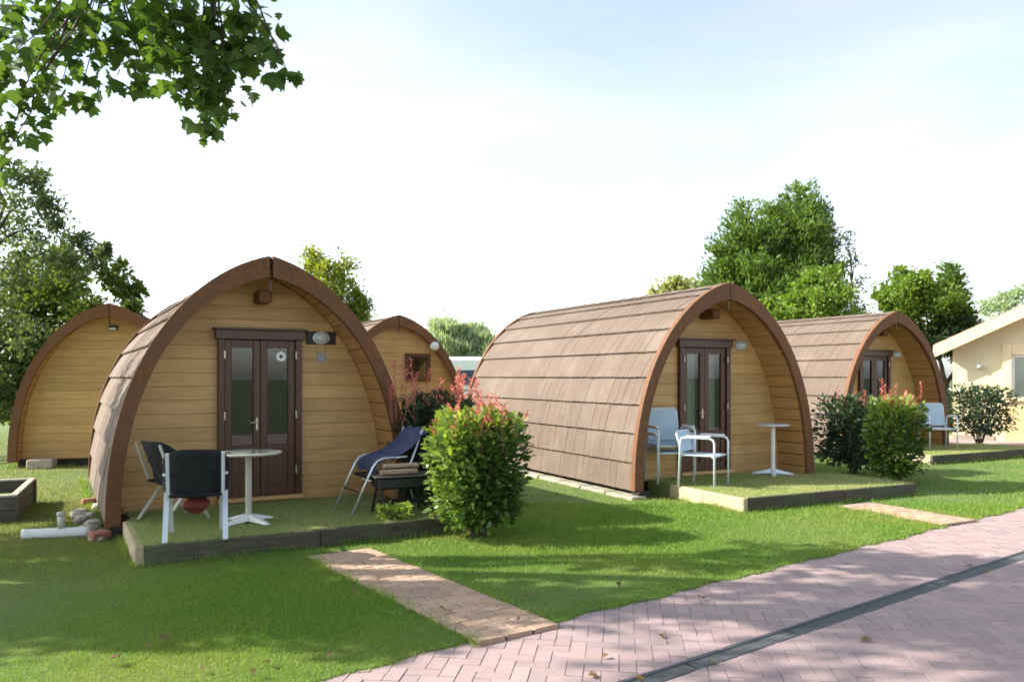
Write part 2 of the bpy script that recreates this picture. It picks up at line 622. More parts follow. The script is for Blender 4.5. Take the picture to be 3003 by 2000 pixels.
def clip(poly, a, b, c):
    """keep a*x + b*y <= c"""
    out = []
    for i in range(len(poly)):
        p, q = poly[i], poly[(i + 1) % len(poly)]
        dp, dq = a * p[0] + b * p[1] - c, a * q[0] + b * q[1] - c
        if dp <= 0:
            out.append(p)
        if (dp < 0 < dq) or (dq < 0 < dp):
            t = dp / (dp - dq)
            out.append((p[0] + t * (q[0] - p[0]), p[1] + t * (q[1] - p[1])))
    return out


GUT0, GUT1 = .89 * K, .89 * K + .145
PW = .1


def road_pavers():
    """clay pavers laid in a 45 degree herringbone; frame (s, d) along / across the road"""
    c45 = math.cos(R(45))
    inner, bands = [], []
    for bi, (d0, d1) in enumerate(((-.07, GUT0), (GUT1, 6.4))):
        for i in range(-80, 320):
            for j in range(-220, 160):
                k = (i - j) % 4
                if k == 0:
                    r = (i, j, 2, 1)
                elif k == 3:
                    r = (i, j, 1, 2)
                else:
                    continue
                gx, gy = (r[0] + r[2] / 2) * PW, (r[1] + r[3] / 2) * PW
                s, d = (gx - gy) * c45, (gx + gy) * c45
                if not (-3.2 < s < 13.5 and d0 - .12 < d < d1 + .12):
                    continue
                P = rd(s, d)
                if P.y < 2.4 or abs(P.x) > P.y * .64 + 1.6:
                    continue
                h = .0022
                q = [(r[0] * PW + h, r[1] * PW + h), ((r[0] + r[2]) * PW - h, r[1] * PW + h),
                     ((r[0] + r[2]) * PW - h, (r[1] + r[3]) * PW - h), (r[0] * PW + h, (r[1] + r[3]) * PW - h)]
                q = [((x - y) * c45, (x + y) * c45) for x, y in q]
                whole = all(d0 + .004 < p[1] < d1 - .004 for p in q)
                if not whole:
                    q = clip(clip(q, 0, 1, d1 - .004), 0, -1, -d0 - .004)
                    if len(q) < 3:
                        continue
                vis = P.y > 4.2 and abs(P.x) < P.y * .63
                inner.append((P.length if vis else 99 + P.length, s, d, q, whole, k))
    inner.sort(key=lambda e: e[0])
    return inner


ang = math.atan2(ROAD_D.y, ROAD_D.x)
pv = road_pavers()
protos = {}
for kk in (0, 3):
    a, b = (PW * 2 - .0044) / 2, (PW - .0044) / 2
    if kk == 3:
        a, b = b, a
    q = [(-a, -b), (a, -b), (a, b), (-a, b)]
    c = math.cos(R(45))
    q = [((x - y) * c, (x + y) * c) for x, y in q]
    q = [(x * ROAD_D.x + y * ROAD_N.x, x * ROAD_D.y + y * ROAD_N.y) for x, y in q][::-1]
    protos[kk] = MB().prism(q, -.033, 0, .002).mesh('paver', M['paver'])
cnt = 0
mb = MB()
for dist, s, d, q, whole, k in pv:
    P = rd(s, d)
    dz = random.uniform(-.0025, .002)
    if whole and cnt < 300 and dist < 90:
        o = link('paver', protos[k], road, (P.x, P.y, dz))
        o.rotation_euler = (random.gauss(0, .006), random.gauss(0, .006), random.gauss(0, .008))
        cnt += 1
    else:
        w = [rd(x, y) for x, y in q]
        mb.prism([(p.x, p.y) for p in w][::-1], -.033, dz, .002)
tag(mb.build('paver_field', M['paver'], road), kind='stuff')
# far paving is one sheet
for s0, s1 in ((13.3, 60), (-30, -3.1)):
    tag(MB().add([rd(s0, 0, -.003), rd(s0, 9, -.003), rd(s1, 9, -.003), rd(s1, 0, -.003)], [(0, 1, 2, 3)]).build('far_paving', M['paver'], road), kind='stuff')
# linear drain: metre-long sections with a slotted grate
dm = GUT0 + (GUT1 - GUT0) / 2


def drain_proto():
    m = MB()
    w = GUT1 - GUT0
    m.box((0, -w / 2 + .013, -.014), (.985, .024, .03), .003)
    m.box((0, w / 2 - .013, -.014), (.985, .024, .03), .003)
    for i in range(-24, 25):
        m.box((i * .02, 0, -.016), (.0125, w - .05, .022), .002)
    return m.mesh('drain_section', M['drain'])


dp = drain_proto()
tag(MB().add([rd(-6, GUT0, -.029), rd(-6, GUT1, -.029), rd(40, GUT1, -.029), rd(40, GUT0, -.029)], [(0, 1, 2, 3)]).build('drain_bed', M['steel'], road), kind='stuff')
for i in range(-2, 18):
    p = rd(i + .4, dm, random.uniform(-.003, 0))
    link('drain_section', dp, road, p, ang + random.gauss(0, .002))


def path(label, near, far, width, n_off):
    near, far = Vector((*near, 0)), Vector((*far, 0))
    d = (far - near).normalized()
    nrm = Vector((d.y, -d.x, 0))
    Lg = (far - near).length
    e = MB().add([near + nrm * width / 2 + Vector((0, 0, .0225)), near - nrm * width / 2 + Vector((0, 0, .0225)),
                  far - nrm * width / 2 + Vector((0, 0, .0225)), far + nrm * width / 2 + Vector((0, 0, .0225))], [(0, 3, 2, 1)]).build('path', M['sand'])
    tag(e, kind='structure')
    full = MB().box((0, 0, 0), (.195, .095, .05), .003).mesh('paver', M['pathpaver'])
    halfp = MB().box((0, 0, 0), (.095, .095, .05), .003).mesh('paver', M['pathpaver'])
    az = math.atan2(nrm.y, nrm.x)
    nrow = int(Lg / .1)
    nw = int(round(width / .1))
    for r in range(nrow):
        x = -width / 2
        cells = []
        c = 0
        if r % 2:
            cells.append((0, 1))
            c = 1
        while c < nw:
            w = 2 if c + 2 <= nw else 1
            cells.append((c, w))
            c += w
        for c, w in cells:
            u = -width / 2 + (c + w / 2) * width / nw
            p = near + d * (r * .1 + .05) + nrm * u
            o = link('paver', full if w == 2 else halfp, e, (p.x, p.y, .004 + random.uniform(-.002, .002)))
            o.rotation_euler = (random.gauss(0, .005), random.gauss(0, .005), az + random.gauss(0, .012))
    return e


path('a', (.055, 5.17), (-1.42 * K, 6.58 * K), .64, 0)
path('c', (5.06, 9.10), (3.82 * K, 9.06 * K), .64, 0)


# ------------------------------------------------------------------ camping pods
WALLV = .62


def arch_band(mb, side, off0, off1, v0, v1, n=26, tmax=1.0, off1_top=None, gap=0.0, z0=0.0):
    """half of an arch-shaped band between offsets off0 (outer) and off1 (inner)"""
    vs = []
    for i in range(n + 1):
        t = tmax * i / n
        o1 = off1 if off1_top is None else off1 + (off1_top - off1) * max(0, (t - .55) / .45) ** 1.5
        a = prof(t, off0)
        b = prof(t, o1)
        for v in (v0, v1):
            vs.append((side * max(a[0], gap), v, max(a[1], z0)))
            vs.append((side * max(b[0], gap), v, max(b[1], z0)))
    fs = []
    for i in range(n):
        k, q = 4 * i, 4 * (i + 1)
        for a, b in ((0, 1), (1, 3), (3, 2), (2, 0)):
            f = (k + a, k + b, q + b, q + a)
            fs.append(f if side > 0 else f[::-1])
    fs.append((0, 2, 3, 1))
    fs.append((4 * n, 4 * n + 1, 4 * n + 3, 4 * n + 2))
    mb.add(vs, fs)
    return mb


NCOURSE = 9
SH_OV = .05


def shingle_mesh(course, w, side, mb=None, v0=0.0, jit=0.0):
    m = mb or MB()
    t0, t1 = course / NCOURSE - .006 + jit, min(1, (course + 1) / NCOURSE + .012)
    n = 3
    vs, fs = [], []
    for i in range(n + 1):
        f = i / n
        t = t0 + (t1 - t0) * f
        o = -.020 + .042 * f
        a, b = prof(t, o), prof(t, o + .020)
        for v in (v0 + .0012, v0 + w - .0012):
            vs.append((side * a[0], v, a[1]))
            vs.append((side * b[0], v, b[1]))
    for i in range(n):
        k, q = 4 * i, 4 * i + 4
        for a, b in ((0, 2), (1, 0), (2, 3)):
            fs.append((k + a, k + b, q + b, q + a) if side < 0 else (k + b, k + a, q + a, q + b))
    fs.append((0, 1, 3, 2))
    m.add(vs, fs)
    return m


SH_CACHE = {}


SHW = (.078, .094, .112)


def shingle_proto(course, wi):
    if (course, wi) not in SH_CACHE:
        SH_CACHE[(course, wi)] = shingle_mesh(course, SHW[wi], -1).mesh('shingle', M['shingle'])
    return SH_CACHE[(course, wi)]


def board(mb, xl0, xl1, xr0, xr1, z0, z1, v, th=.022):
    """a cladding board; ends follow the arch (l/r at bottom 0 and top 1); chamfered front edges"""
    c = .0035
    vs = []
    for (z, k) in ((z0, 0), (z1, 1)):
        l, r = (xl0, xr0) if k == 0 else (xl1, xr1)
        vs += [(l, v, z), (r, v, z)]
    for (z, k) in ((z0, 0), (z1, 1)):
        l, r = (xl0, xr0) if k == 0 else (xl1, xr1)
        vs += [(l, v - th + c, z), (r, v - th + c, z)]
    for (z, k) in ((z0 + c, 0), (z1 - c, 1)):
        l, r = (xl0, xr0) if k == 0 else (xl1, xr1)
        vs += [(l, v - th, z), (r, v - th, z)]
    fs = [(8, 9, 11, 10), (4, 5, 9, 8), (10, 11, 7, 6), (0, 1, 5, 4), (6, 7, 3, 2),
          (0, 4, 8, 10, 6, 2), (1, 3, 7, 11, 9, 5)]
    return mb.add(vs, fs)


def clad_wall(root, v, off, hole=None, pitch=.157, z_start=.03, name='wall_board'):
    """horizontal boards filling the arch; hole = (x0, x1, z0, z1)"""
    z = z_start
    ztop = prof(1, off)[1]
    while z < ztop - .03:
        a, b = z + .0012, min(z + pitch - .0012, ztop - .012)
        ha, hb = half_at(a, off), max(half_at(b, off), .004)
        # lower boards curve out below the widest point: clip to the smaller
        if hole and a < hole[3] - .01 and b > hole[2] + .01:
            board(MB(), -ha, -hb, hole[0], hole[0], a, b, v).build(name, M['pine'], root)
            board(MB(), hole[1], hole[1], ha, hb, a, b, v).build(name, M['pine'], root)
            if b > hole[3] + .02:
                board(MB(), hole[0] + .001, hole[0] + .001, hole[1] - .001, hole[1] - .001, hole[3], b, v).build(name, M['pine'], root)
            if a < hole[2] - .02:
                board(MB(), hole[0] + .001, hole[0] + .001, hole[1] - .001, hole[1] - .001, a, hole[2], v).build(name, M['pine'], root)
        else:
            board(MB(), -ha, -hb, ha, hb, a, b, v).build(name, M['pine'], root)
        z += pitch


def arch_sheet(off, v, hole=None):
    """thin backing sheet behind the cladding"""
    m = MB()
    zs = [0.0]
    ztop = prof(1, off)[1]
    n = 30
    zs = sorted(set([ztop * i / n for i in range(n + 1)] + ([hole[2], hole[3]] if hole else [])))
    for a, b in zip(zs, zs[1:]):
        ha, hb = half_at(a, off), max(half_at(b, off), .002)
        spans = [(-ha, -hb, ha, hb)]
        if hole and a >= hole[2] - 1e-6 and b <= hole[3] + 1e-6:
            spans = [(-ha, -hb, hole[0], hole[0]), (hole[1], hole[1], ha, hb)]
        for l0, l1, r0, r1 in spans:
            m.add([(l0, v, a), (r0, v, a), (r1, v, b), (l1, v, b)], [(0, 1, 2, 3)])
    return m


def door(root, v, sill, top, w, curtain, sticker):
    """double glazed door in a dark stained frame"""
    x0, x1 = -w / 2, w / 2
    jw = .075
    zt = top - .11
    for sx in (-1, 1):
        fr = MB().box((sx * (w / 2 - jw / 2), v - .035, (sill + zt) / 2), (jw, .11, zt - sill), .006).build('door_jamb', M['frame'], root)
        for hz in (sill + .30, sill + (zt - sill) * .52, zt - .18):
            h = MB().tube([(sx * (w / 2 - jw + .004), v - .098, hz - .045), (sx * (w / 2 - jw + .004), v - .098, hz + .045)], .011, 8)
            h.build('hinge', M['brass'], fr)
    hd = MB().box((0, v - .045, zt + .055), (w + .06, .13, .11), .006).box((0, v - .06, top + .012), (w + .12, .17, .026), .005)
    hd.build('door_header', M['frame'], root)
    MB().box((0, v - .06, sill - .022), (w + .02, .16, .044), .005).build('door_sill', M['pine'], root)
    lw = (w - 2 * jw) / 2 - .003
    for sx in (-1, 1):
        cx = sx * (lw / 2 + .0015)
        st = .082
        zb, zz = sill + .006, zt - .004
        rail = sill + .56
        m = MB()
        for e in (-1, 1):
            m.box((cx + e * (lw / 2 - st / 2), v - .03, (zb + zz) / 2), (st, .05, zz - zb), .006)
        iw = lw - 2 * st + .002
        m.box((cx, v - .03, zb + .06), (iw, .048, .12), .004)
        m.box((cx, v - .03, rail), (iw, .048, .10), .004)
        m.box((cx, v - .03, zz - .045), (iw, .048, .09), .004)
        m.box((cx, v - .022, (zb + .12 + rail - .05) / 2), (iw, .02, rail - zb - .17), .002)
        lf = m.build('door_leaf', M['frame'], root)
        z0, z1 = rail + .05, zz - .09
        MB().add([(cx - iw / 2, v - .026, z0), (cx + iw / 2, v - .026, z0), (cx + iw / 2, v - .026, z1), (cx - iw / 2, v - .026, z1)],
                 [(0, 1, 2, 3)]).build('pane', M['pane'], lf)
        # lever handle near the meeting stile
        hx = cx - sx * (lw / 2 - .04)
        if sx < 0:
            hz = sill + .86
            MB().box((hx, v - .058, hz), (.026, .008, .15), .003).tube([(hx, v - .06, hz + .02), (hx, v - .10, hz + .02)], .008, 8) \
                .tube([(hx, v - .10, hz + .02), (hx - .09, v - .10, hz + .018)], [.009, .007], 8).build('handle', M['brass'], lf)
        if sticker and sx > 0:
            c = (cx + iw * .18, v - .029, z1 - .10)
            ring = MB()
            n = 24
            vs = [(c[0] + r * math.cos(2 * math.pi * i / n), c[1], c[2] + r * math.sin(2 * math.pi * i / n)) for r in (.058, .024) for i in range(n)]
            ring.add(vs, [(i, (i + 1) % n, n + (i + 1) % n, n + i) for i in range(n)])
            ring.build('round_sticker', M['white'], lf)
            vs = [(c[0] + .014 * math.cos(2 * math.pi * i / n), c[1] - .001, c[2] + .014 * math.sin(2 * math.pi * i / n)) for i in range(n)]
            MB().add(vs, [tuple(range(n))]).build('sticker_dot', M['blackmetal'], lf)
        if curtain:
            n = 26
            vs = []
            for i in range(n + 1):
                x = cx - iw * .55 + iw * 1.1 * i / n
                y = v + .10 + .022 * math.sin(i * 1.25 + sx) + .008 * math.sin(i * 2.7)
                vs += [(x, y, z0 - .25), (x + .01 * math.sin(i), y, z1 + .06)]
            MB().add(vs, [(2 * i, 2 * i + 2, 2 * i + 3, 2 * i + 1) for i in range(n)]).build('curtain', M['curtain'], root, True)
    return


def bulkhead(root, x, v, z, plate):
    b = MB()
    b.box((x, v - .012, z), (.37, .022, .16) if plate else (.19, .022, .12), .006)
    lamp = b.build('wall_lamp', M['blackmetal'] if plate else M['cream'], root)
    d = MB()
    n, m = 18, 6
    vs = []
    for j in range(m + 1):
        f = math.pi / 2 * j / m
        rx, rz, y = .095 * math.cos(f), .068 * math.cos(f), -.024 - .075 * math.sin(f)
        for i in range(n):
            t = 2 * math.pi * i / n
            vs.append((x + rx * math.cos(t), v + y, z + rz * math.sin(t)))
    fs = [(j * n + i, j * n + (i + 1) % n, (j + 1) * n + (i + 1) % n, (j + 1) * n + i) for j in range(m) for i in range(n)]
    d.add(vs, fs).build('lamp_glass', M['frost'], lamp, True)
    r = MB()
    r.tube([(x + .098 * math.cos(2 * math.pi * i / 20), v - .028, z + .071 * math.sin(2 * math.pi * i / 20)) for i in range(21)], .009, 6, False)
    r.build('lamp_rim', M['alu'], lamp, True)


def window(root, v, x0, x1, z0, z1):
    fw = .075
    m = MB()
    for x in (x0 + fw / 2, x1 - fw / 2):
        m.box((x, v - .03, (z0 + z1) / 2), (fw, .09, z1 - z0), .006)
    for z in (z0 + fw / 2, z1 - fw / 2):
        m.box(((x0 + x1) / 2, v - .03, z), (x1 - x0 - 2 * fw + .002, .088, fw), .006)
    wd = m.build('window_frame', M['frame'], root)
    MB().add([(x0 + fw, v - .02, z0 + fw), (x1 - fw, v - .02, z0 + fw), (x1 - fw, v - .02, z1 - fw), (x0 + fw, v - .02, z1 - fw)],
             [(0, 1, 2, 3)]).build('pane', M['pane'], wd)


def make_pod(key, label, front, wallv, shingles, curtain=False, sticker=False, plate=False, apexgap=.0, POD_LEN=6.0):
    (x, y), a = PODS[key]
    root = thing('camping_pod', label, 'cabin', (x, y, BASEZ), a, 'arched timber camping pods')
    # shell: backing under the shingles
    for s, nm in ((-1, 'roof_shell'), (1, 'roof_shell')):
        m = MB()
        arch_band(m, s, .032, .10, .09, POD_LEN - .06, 30)
        m.build(nm, M['dark'], root, True)
    # lining of the porch
    for s in (-1, 1):
        m = MB()
        nb = 19
        for i in range(nb):
            t0, t1 = i / nb, (i + 1) / nb - .004
            A0, A1 = prof(t0, .106), prof(t1, .106)
            B0, B1 = prof(t0, .12), prof(t1, .12)
            vs = [(s * p[0], q, p[1]) for p in (A0, A1, B1, B0) for q in (.062, wallv + .02)]
            fs = [(4, 5, 7, 6), (0, 1, 7, 6), (2, 3, 5, 4), (0, 2, 4, 6), (1, 3, 5, 7)]
            m.add(vs, fs)
        m.build('porch_lining', M['lining'], root)
    # fascia halves, front and back
    for s in (-1, 1):
        m = MB()
        arch_band(m, s, -.03, .118, .0, .085, 30, off1_top=.205, gap=.007 + apexgap)
        m.build('fascia', M['fascia'], root)
        m = MB()
        arch_band(m, s, -.03, .15, POD_LEN - .08, POD_LEN, 24, gap=.003)
        m.build('rear_fascia', M['fascia'], root)
    # ridge beam end below the apex
    zb = prof(1, 0)[1] - .40
    MB().box((0, (.30 + wallv) / 2, zb), (.15, wallv - .30 + .04, .15), .02).build('ridge_beam', M['fascia'], root)
    MB().box((0, .05, prof(1, 0)[1] - .30), (.03, .03, .13), .006).build('apex_pin', M['frame'], root)
    # skid frame below
    m = MB()
    for s in (-1, 1):
        m.box((s * (PH_W - .16), POD_LEN / 2 + .05, -BASEZ / 2 + .02), (.14, POD_LEN - .2, BASEZ + .03), .01)
    m.box((0, wallv + .04, -BASEZ / 2 + .02), (PH_W * 2 - .5, .08, BASEZ + .02), .01)
    m.build('skid_frame', M['blackwood'], root)
    MB().box((0, POD_LEN / 2 + .3, .045), (PH_W * 2 - .34, POD_LEN - .8, .03)).build('floor', M['interior'], root)
    arch_sheet(.105, POD_LEN - .12).build('rear_wall', M['pine'], root)
    off = .125
    if front == 'door':
        sill, top, w = .135, 2.10, .97
        hole = (-w / 2, w / 2, sill - .04, top)
        clad_wall(root, wallv, off, hole)
        arch_sheet(off - .01, wallv + .004, hole).build('wall_backing', M['lining'], root)
        door(root, wallv, sill, top, w, curtain, sticker)
        bulkhead(root, .735, wallv - .022, 2.03, plate)
        if plate:      # slim frame hung below the lamp
            wf = MB()
            for xx in (.735 - .05, .735 + .05):
                wf.box((xx, wallv - .03, 1.84), (.006, .008, .20))
            wf.box((.735, wallv - .03, 1.79), (.09, .006, .10))
            wf.build('hanging_plaque', M['greyplastic'], root)
        # step board along the wall foot
        MB().box((0, wallv - .035, .075), (PH_W * 2 - .34, .03, .075), .005).build('kick_board', M['pine'], root)
    else:
        hole = front
        clad_wall(root, wallv, off, hole)
        arch_sheet(off - .01, wallv + .004, hole).build('wall_backing', M['lining'], root)
        window(root, wallv, *hole)
    # shingles
    mb = MB()
    rnd = random.Random(hash(key) % 1000 if False else ord(key))
    cnt = 0
    for c in range(NCOURSE):
        v = .085
        while v < POD_LEN - .09:
            wi = rnd.choice((0, 1, 1, 2))
            w = SHW[wi]
            w = min(w, POD_LEN - .08 - v)
            if shingles and cnt < 300 and v < 3.1 and w > .075:
                wi2 = min((0, 1, 2), key=lambda q: abs(SHW[q] - w))
                if abs(SHW[wi2] - w) < .0005:
                    link('shingle', shingle_proto(c, wi2), root, (rnd.uniform(-.003, .003), v, rnd.uniform(-.003, .003)))
                    cnt += 1
                    v += w
                    continue
            shingle_mesh(c, max(w, .02), -1, mb, v)
            v += w
        v = .085
        while v < POD_LEN - .09:
            w = min(rnd.choice(SHW), POD_LEN - .08 - v)
            shingle_mesh(c, max(w, .02), 1, mb, v)
            v += w
    tag(mb.build('shingle_field', M['shingle'], root), kind='stuff')
    # ridge capping
    m = MB()
    zr = prof(1, -.012)[1]
    v = .085
    while v < POD_LEN - .1:
        w = min(.32, POD_LEN - .08 - v)
        vs = []
        for q, dz in ((v, .012), (v + w - .003, .004)):
            vs += [(-.13, q, zr - .046 + dz), (0, q, zr + .008 + dz), (.13, q, zr - .046 + dz)]
        m.add(vs, [(0, 1, 4, 3), (1, 2, 5, 4), (0, 3, 5, 2)])
        v += w
    m.build('ridge_cap', M['shingle'], root)
    return root


podA = make_pod('A', 'nearest arched timber pod with black chairs on its porch', 'door', WALLV, True, sticker=True, plate=True, apexgap=.012, POD_LEN=4.7)
podC = make_pod('C', 'middle arched pod with long brown shingled side and white chairs at its door', 'door', WALLV, True, curtain=True)
podD = make_pod('D', 'farthest front-row arched pod beside the cream building', 'door', WALLV, True)
podB = make_pod('B', 'arched timber pod at the left edge under the trees', (.42, .95, 1.50, 1.98), .30, False)
podE = make_pod('E', 'arched pod behind with a small square window and white globe lamp', (.20, .80, 1.44, 2.06), .22, False)
# globe lamp of the rear pod, and a small lamp under the apex of the left one
gl = MB().tube([(.84, .19, 2.24), (.84, .08, 2.24)], .02, 8).build('lamp_arm', M['white'], podE)
prof_s = [(.105 * math.sin(math.pi * i / 10), -.105 * math.cos(math.pi * i / 10)) for i in range(11)]
MB().lathe(prof_s, (.84, .02, 2.24), 20).build('lamp_globe', M['white'], gl, True)
lb = MB().box((0.02, .26, 2.47), (.16, .05, .09), .01).build('lamp_housing', M['blackmetal'], podB)
MB().box((0.02, .20, 2.45), (.13, .08, .04), .012).build('lamp_glass', M['frost'], lb)


# ------------------------------------------------------------------ decks
def grass_blades(n, sampler, hmin, hmax, wid, lean=.6, z0=0.0):
    xy, scale = sampler(n)
    m = len(xy)
    a = RNG.uniform(0, 2 * np.pi, m)
    h = RNG.uniform(hmin, hmax, m) * scale
    w = wid * scale * RNG.uniform(.7, 1.3, m)
    la = RNG.uniform(0, 2 * np.pi, m)
    ln = RNG.uniform(.1, lean, m) * h
    zb = z0 if np.isscalar(z0) else z0
    b = np.stack([xy[:, 0], xy[:, 1], np.full(m, zb)], 1)
    dx = np.stack([np.cos(a) * w, np.sin(a) * w, np.zeros(m)], 1)
    tip = b + np.stack([np.cos(la) * ln, np.sin(la) * ln, h], 1)
    V = np.empty((m * 3, 3))
    V[0::3], V[1::3], V[2::3] = b - dx, b + dx, tip
    return V, np.arange(m * 3).reshape(-1, 3)


DECKH = .185


def make_deck(pod, label, u0, u1, v0, v1, rot=0.0):
    x, y = to_world(pod, 0, 0)
    a = PODS[pod][1]
    root = thing('grass_topped_deck', label, 'deck', (x, y, 0), a, 'low timber edged decks before the pods')
    th = .075
    e = MB()

    def sleeper(p, q, z0=-.03, z1=DECKH, mt='sleeper'):
        p, q = Vector((*p, 0)), Vector((*q, 0))
        d = q - p
        rz = math.atan2(d.y, d.x)
        hz = (z1 - z0)
        m = MB().box((0, 0, 0), (d.length - .006, th, hz), .009).mesh('edge_sleeper', M[mt])
        o = link('edge_sleeper', m, root, ((p.x + q.x) / 2, (p.y + q.y) / 2, (z0 + z1) / 2 + random.uniform(-.004, .004)), rz + random.gauss(0, .003))
        return o
    um = u0 + (u1 - u0) * .55
    sleeper((u0 + th, v0 + th / 2), (um, v0 + th / 2))
    sleeper((um, v0 + th / 2), (u1, v0 + th / 2))
    vm = v0 + (v1 - v0) * .52
    sleeper((u0 + th / 2, v0 + .001), (u0 + th / 2, vm), mt='sunlitsleeper')
    sleeper((u0 + th / 2, vm), (u0 + th / 2, v1), mt='sunlitsleeper')
    sleeper((u1 - th / 2, v0 + th), (u1 - th / 2, v1))
    MB().box(((u0 + u1) / 2, (v0 + v1) / 2 + th / 2, DECKH / 2 - .004), (u1 - u0 - 2 * th, v1 - v0 - th, DECKH), .0).build('turf_mat', M['turfbase'], root)
    # the mat runs on under the arch to the pod wall
    iw = PH_W - .20
    ua, ub = max(u0 + th, -iw), min(u1 - th, iw)
    MB().box(((ua + ub) / 2, (v1 + WALLV - .07) / 2, DECKH / 2 - .005), (ub - ua, WALLV - .07 - v1 - .002, DECKH), .0).build('porch_mat', M['turfbase'], root)

    def smp(n):
        q = np.stack([RNG.uniform(u0 + .02, u1 - .02, n), RNG.uniform(v0 + .015, WALLV - .1, n)], 1)
        keep = (q[:, 1] < v1) | ((q[:, 0] > ua) & (q[:, 0] < ub))
        q = q[keep]
        return q, np.ones(len(q))
    V, F = grass_blades(26000, smp, .012, .030, .0028, .8, DECKH - .004)
    tag(npmesh('turf_pile', V, F, M['turf'], root), kind='stuff')
    return root


deckA = make_deck('A', 'grass-topped deck with dark timber edge below the black chairs', -1.52, 1.46, -1.53, -.06)
deckC = make_deck('C', 'sunlit grass-topped deck with pale timber side before the middle pod', -1.14, 2.03, -1.50, -.06)
deckD = make_deck('D', 'far grass-topped deck before the pod by the cream building', -.95, 2.6, -1.40, -.06)

# ------------------------------------------------------------------ lawn grass
DECKS = [('A', -1.52, 1.46, -1.53, 0), ('C', -1.14, 2.03, -1.50, 0), ('D', -.95, 2.6, -1.40, 0)]
PATHS = [((.055, 5.17), (-1.42 * K, 6.58 * K)), ((5.06, 9.10), (3.82 * K, 9.06 * K))]


def lawn_sampler(y0, y1, xm, scale, dry=None):
    def f(n):
        Y = y0 * (y1 / y0) ** RNG.uniform(0, 1, n)
        X = RNG.uniform(-1, 1, n) * (Y * .64 + xm)
        d = (X - ROAD_P.x) * ROAD_N.x + (Y - ROAD_P.y) * ROAD_N.y
        sr = (X - ROAD_P.x) * ROAD_D.x + (Y - ROAD_P.y) * ROAD_D.y
        keep = d < .012 + .022 * np.sin(sr * 5.1) + .016 * np.sin(sr * 13.7 + 1) + RNG.normal(0, .012, len(X))
        for pk, u0, u1, v0, v1 in DECKS:
            (px, py), a = PODS[pk]
            u = (X - px) * math.cos(a) + (Y - py) * math.sin(a)
            v = -(X - px) * math.sin(a) + (Y - py) * math.cos(a)
            keep &= ~((u > u0 + .01) & (u < u1 - .01) & (v > v0 + .01) & (v < v1))
        for pk in PODS:
            (px, py), a = PODS[pk]
            u = (X - px) * math.cos(a) + (Y - py) * math.sin(a)
            v = -(X - px) * math.sin(a) + (Y - py) * math.cos(a)
            keep &= ~((np.abs(u) < PH_W - .06) & (v > -.02) & (v < POD_LEN))
        for (ax, ay), (bx, by) in PATHS:
            L = math.hypot(bx - ax, by - ay)
            dx, dy = (bx - ax) / L, (by - ay) / L
            s = (X - ax) * dx + (Y - ay) * dy
            t = (X - ax) * dy - (Y - ay) * dx
            keep &= ~((s > -.1) & (s < L + .05) & (np.abs(t) < .315 + .012 * np.sin(s * 21)))
        keep &= ~((X > 9.7) & (Y > 16.8 + (9.7 - X) * .14))
        # worn, drier turf beside the left pods
        w = .85 / (1 + np.exp(-((-3.5 - X) * 1.8 + (Y - 7.0) * 1.1)))
        r = RNG.uniform(0, 1, len(X))
        keep &= (r < w) if dry else (r >= w)
        q = np.stack([X[keep], Y[keep]], 1)
        return q, scale * np.clip(q[:, 1] / 6.0, .8, 1.7)
    return f


for nm, mt, dry in (('grass', 'grass', False), ('dry_grass', 'drygrass', True)):
    Vs, Fs, b = [], [], 0
    for (y0, y1, n) in ((4.2, 10.5, 560000), (10.5, 24, 130000)):
        V, F = grass_blades(n, lawn_sampler(y0, y1, .8, 1.0, dry), .016, .033, .0034, 1.0, .0)
        Vs.append(V)
        Fs.append(F + b)
        b += len(V)
    o = npmesh(nm, np.concatenate(Vs), np.concatenate(Fs), M[mt])
    tag(o, 'short mown green lawn grass' if not dry else 'dry yellowish grass beside the left pods', 'grass', kind='stuff')


# longer tufts the mower leaves along decks, pods and path edges
def tufts():
    segs = []
    for pk, u0, u1, v0, v1 in DECKS:
        segs += [(to_world(pk, u0, v0 - .03), to_world(pk, u1, v0 - .03)), (to_world(pk, u0 - .03, v0), to_world(pk, u0 - .03, -.05)),
                 (to_world(pk, u1 + .03, v0), to_world(pk, u1 + .03, -.05))]
    for pk in ('A', 'C', 'D', 'B'):
        segs.append((to_world(pk, -PH_W - .10, -.05), to_world(pk, -PH_W - .10, 5.5)))
        segs.append((to_world(pk, PH_W + .05, -.05), to_world(pk, PH_W + .05, 4)))
    segs.append((to_world('B', -PH_W, .0), to_world('B', PH_W, .0)))
    for (ax, ay), (bx, by) in PATHS:
        L = math.hypot(bx - ax, by - ay)
        nx, ny = (by - ay) / L * .325, -(bx - ax) / L * .325
        segs += [((ax + nx, ay + ny), (bx + nx, by + ny)), ((ax - nx, ay - ny), (bx - nx, by - ny))]
    q = []
    for (a, b) in segs:
        L = math.hypot(b[0] - a[0], b[1] - a[1])
        n = int(L * 420)
        t = RNG.uniform(0, 1, n)
        dens = .5 + .5 * np.sin(t * L * 7 + a[0] * 5) * np.sin(t * L * 2.3 + a[1])
        t = t[RNG.uniform(0, 1, n) < dens]
        q.append(np.stack([a[0] + (b[0] - a[0]) * t + RNG.normal(0, .018, len(t)), a[1] + (b[1] - a[1]) * t + RNG.normal(0, .018, len(t))], 1))
    q = np.concatenate(q)
    V, F = grass_blades(len(q), lambda n: (q, np.ones(len(q))), .04, .105, .0035, 1.0, .0)
    tag(npmesh('tuft_grass', V, F, M['grass']), 'longer grass tufts along the deck, path and pod edges', 'grass', kind='stuff')


tufts()

# ------------------------------------------------------------------ foliage tools
def unit(n):
    v = RNG.normal(size=(n, 3))
    return v / np.linalg.norm(v, axis=1)[:, None]


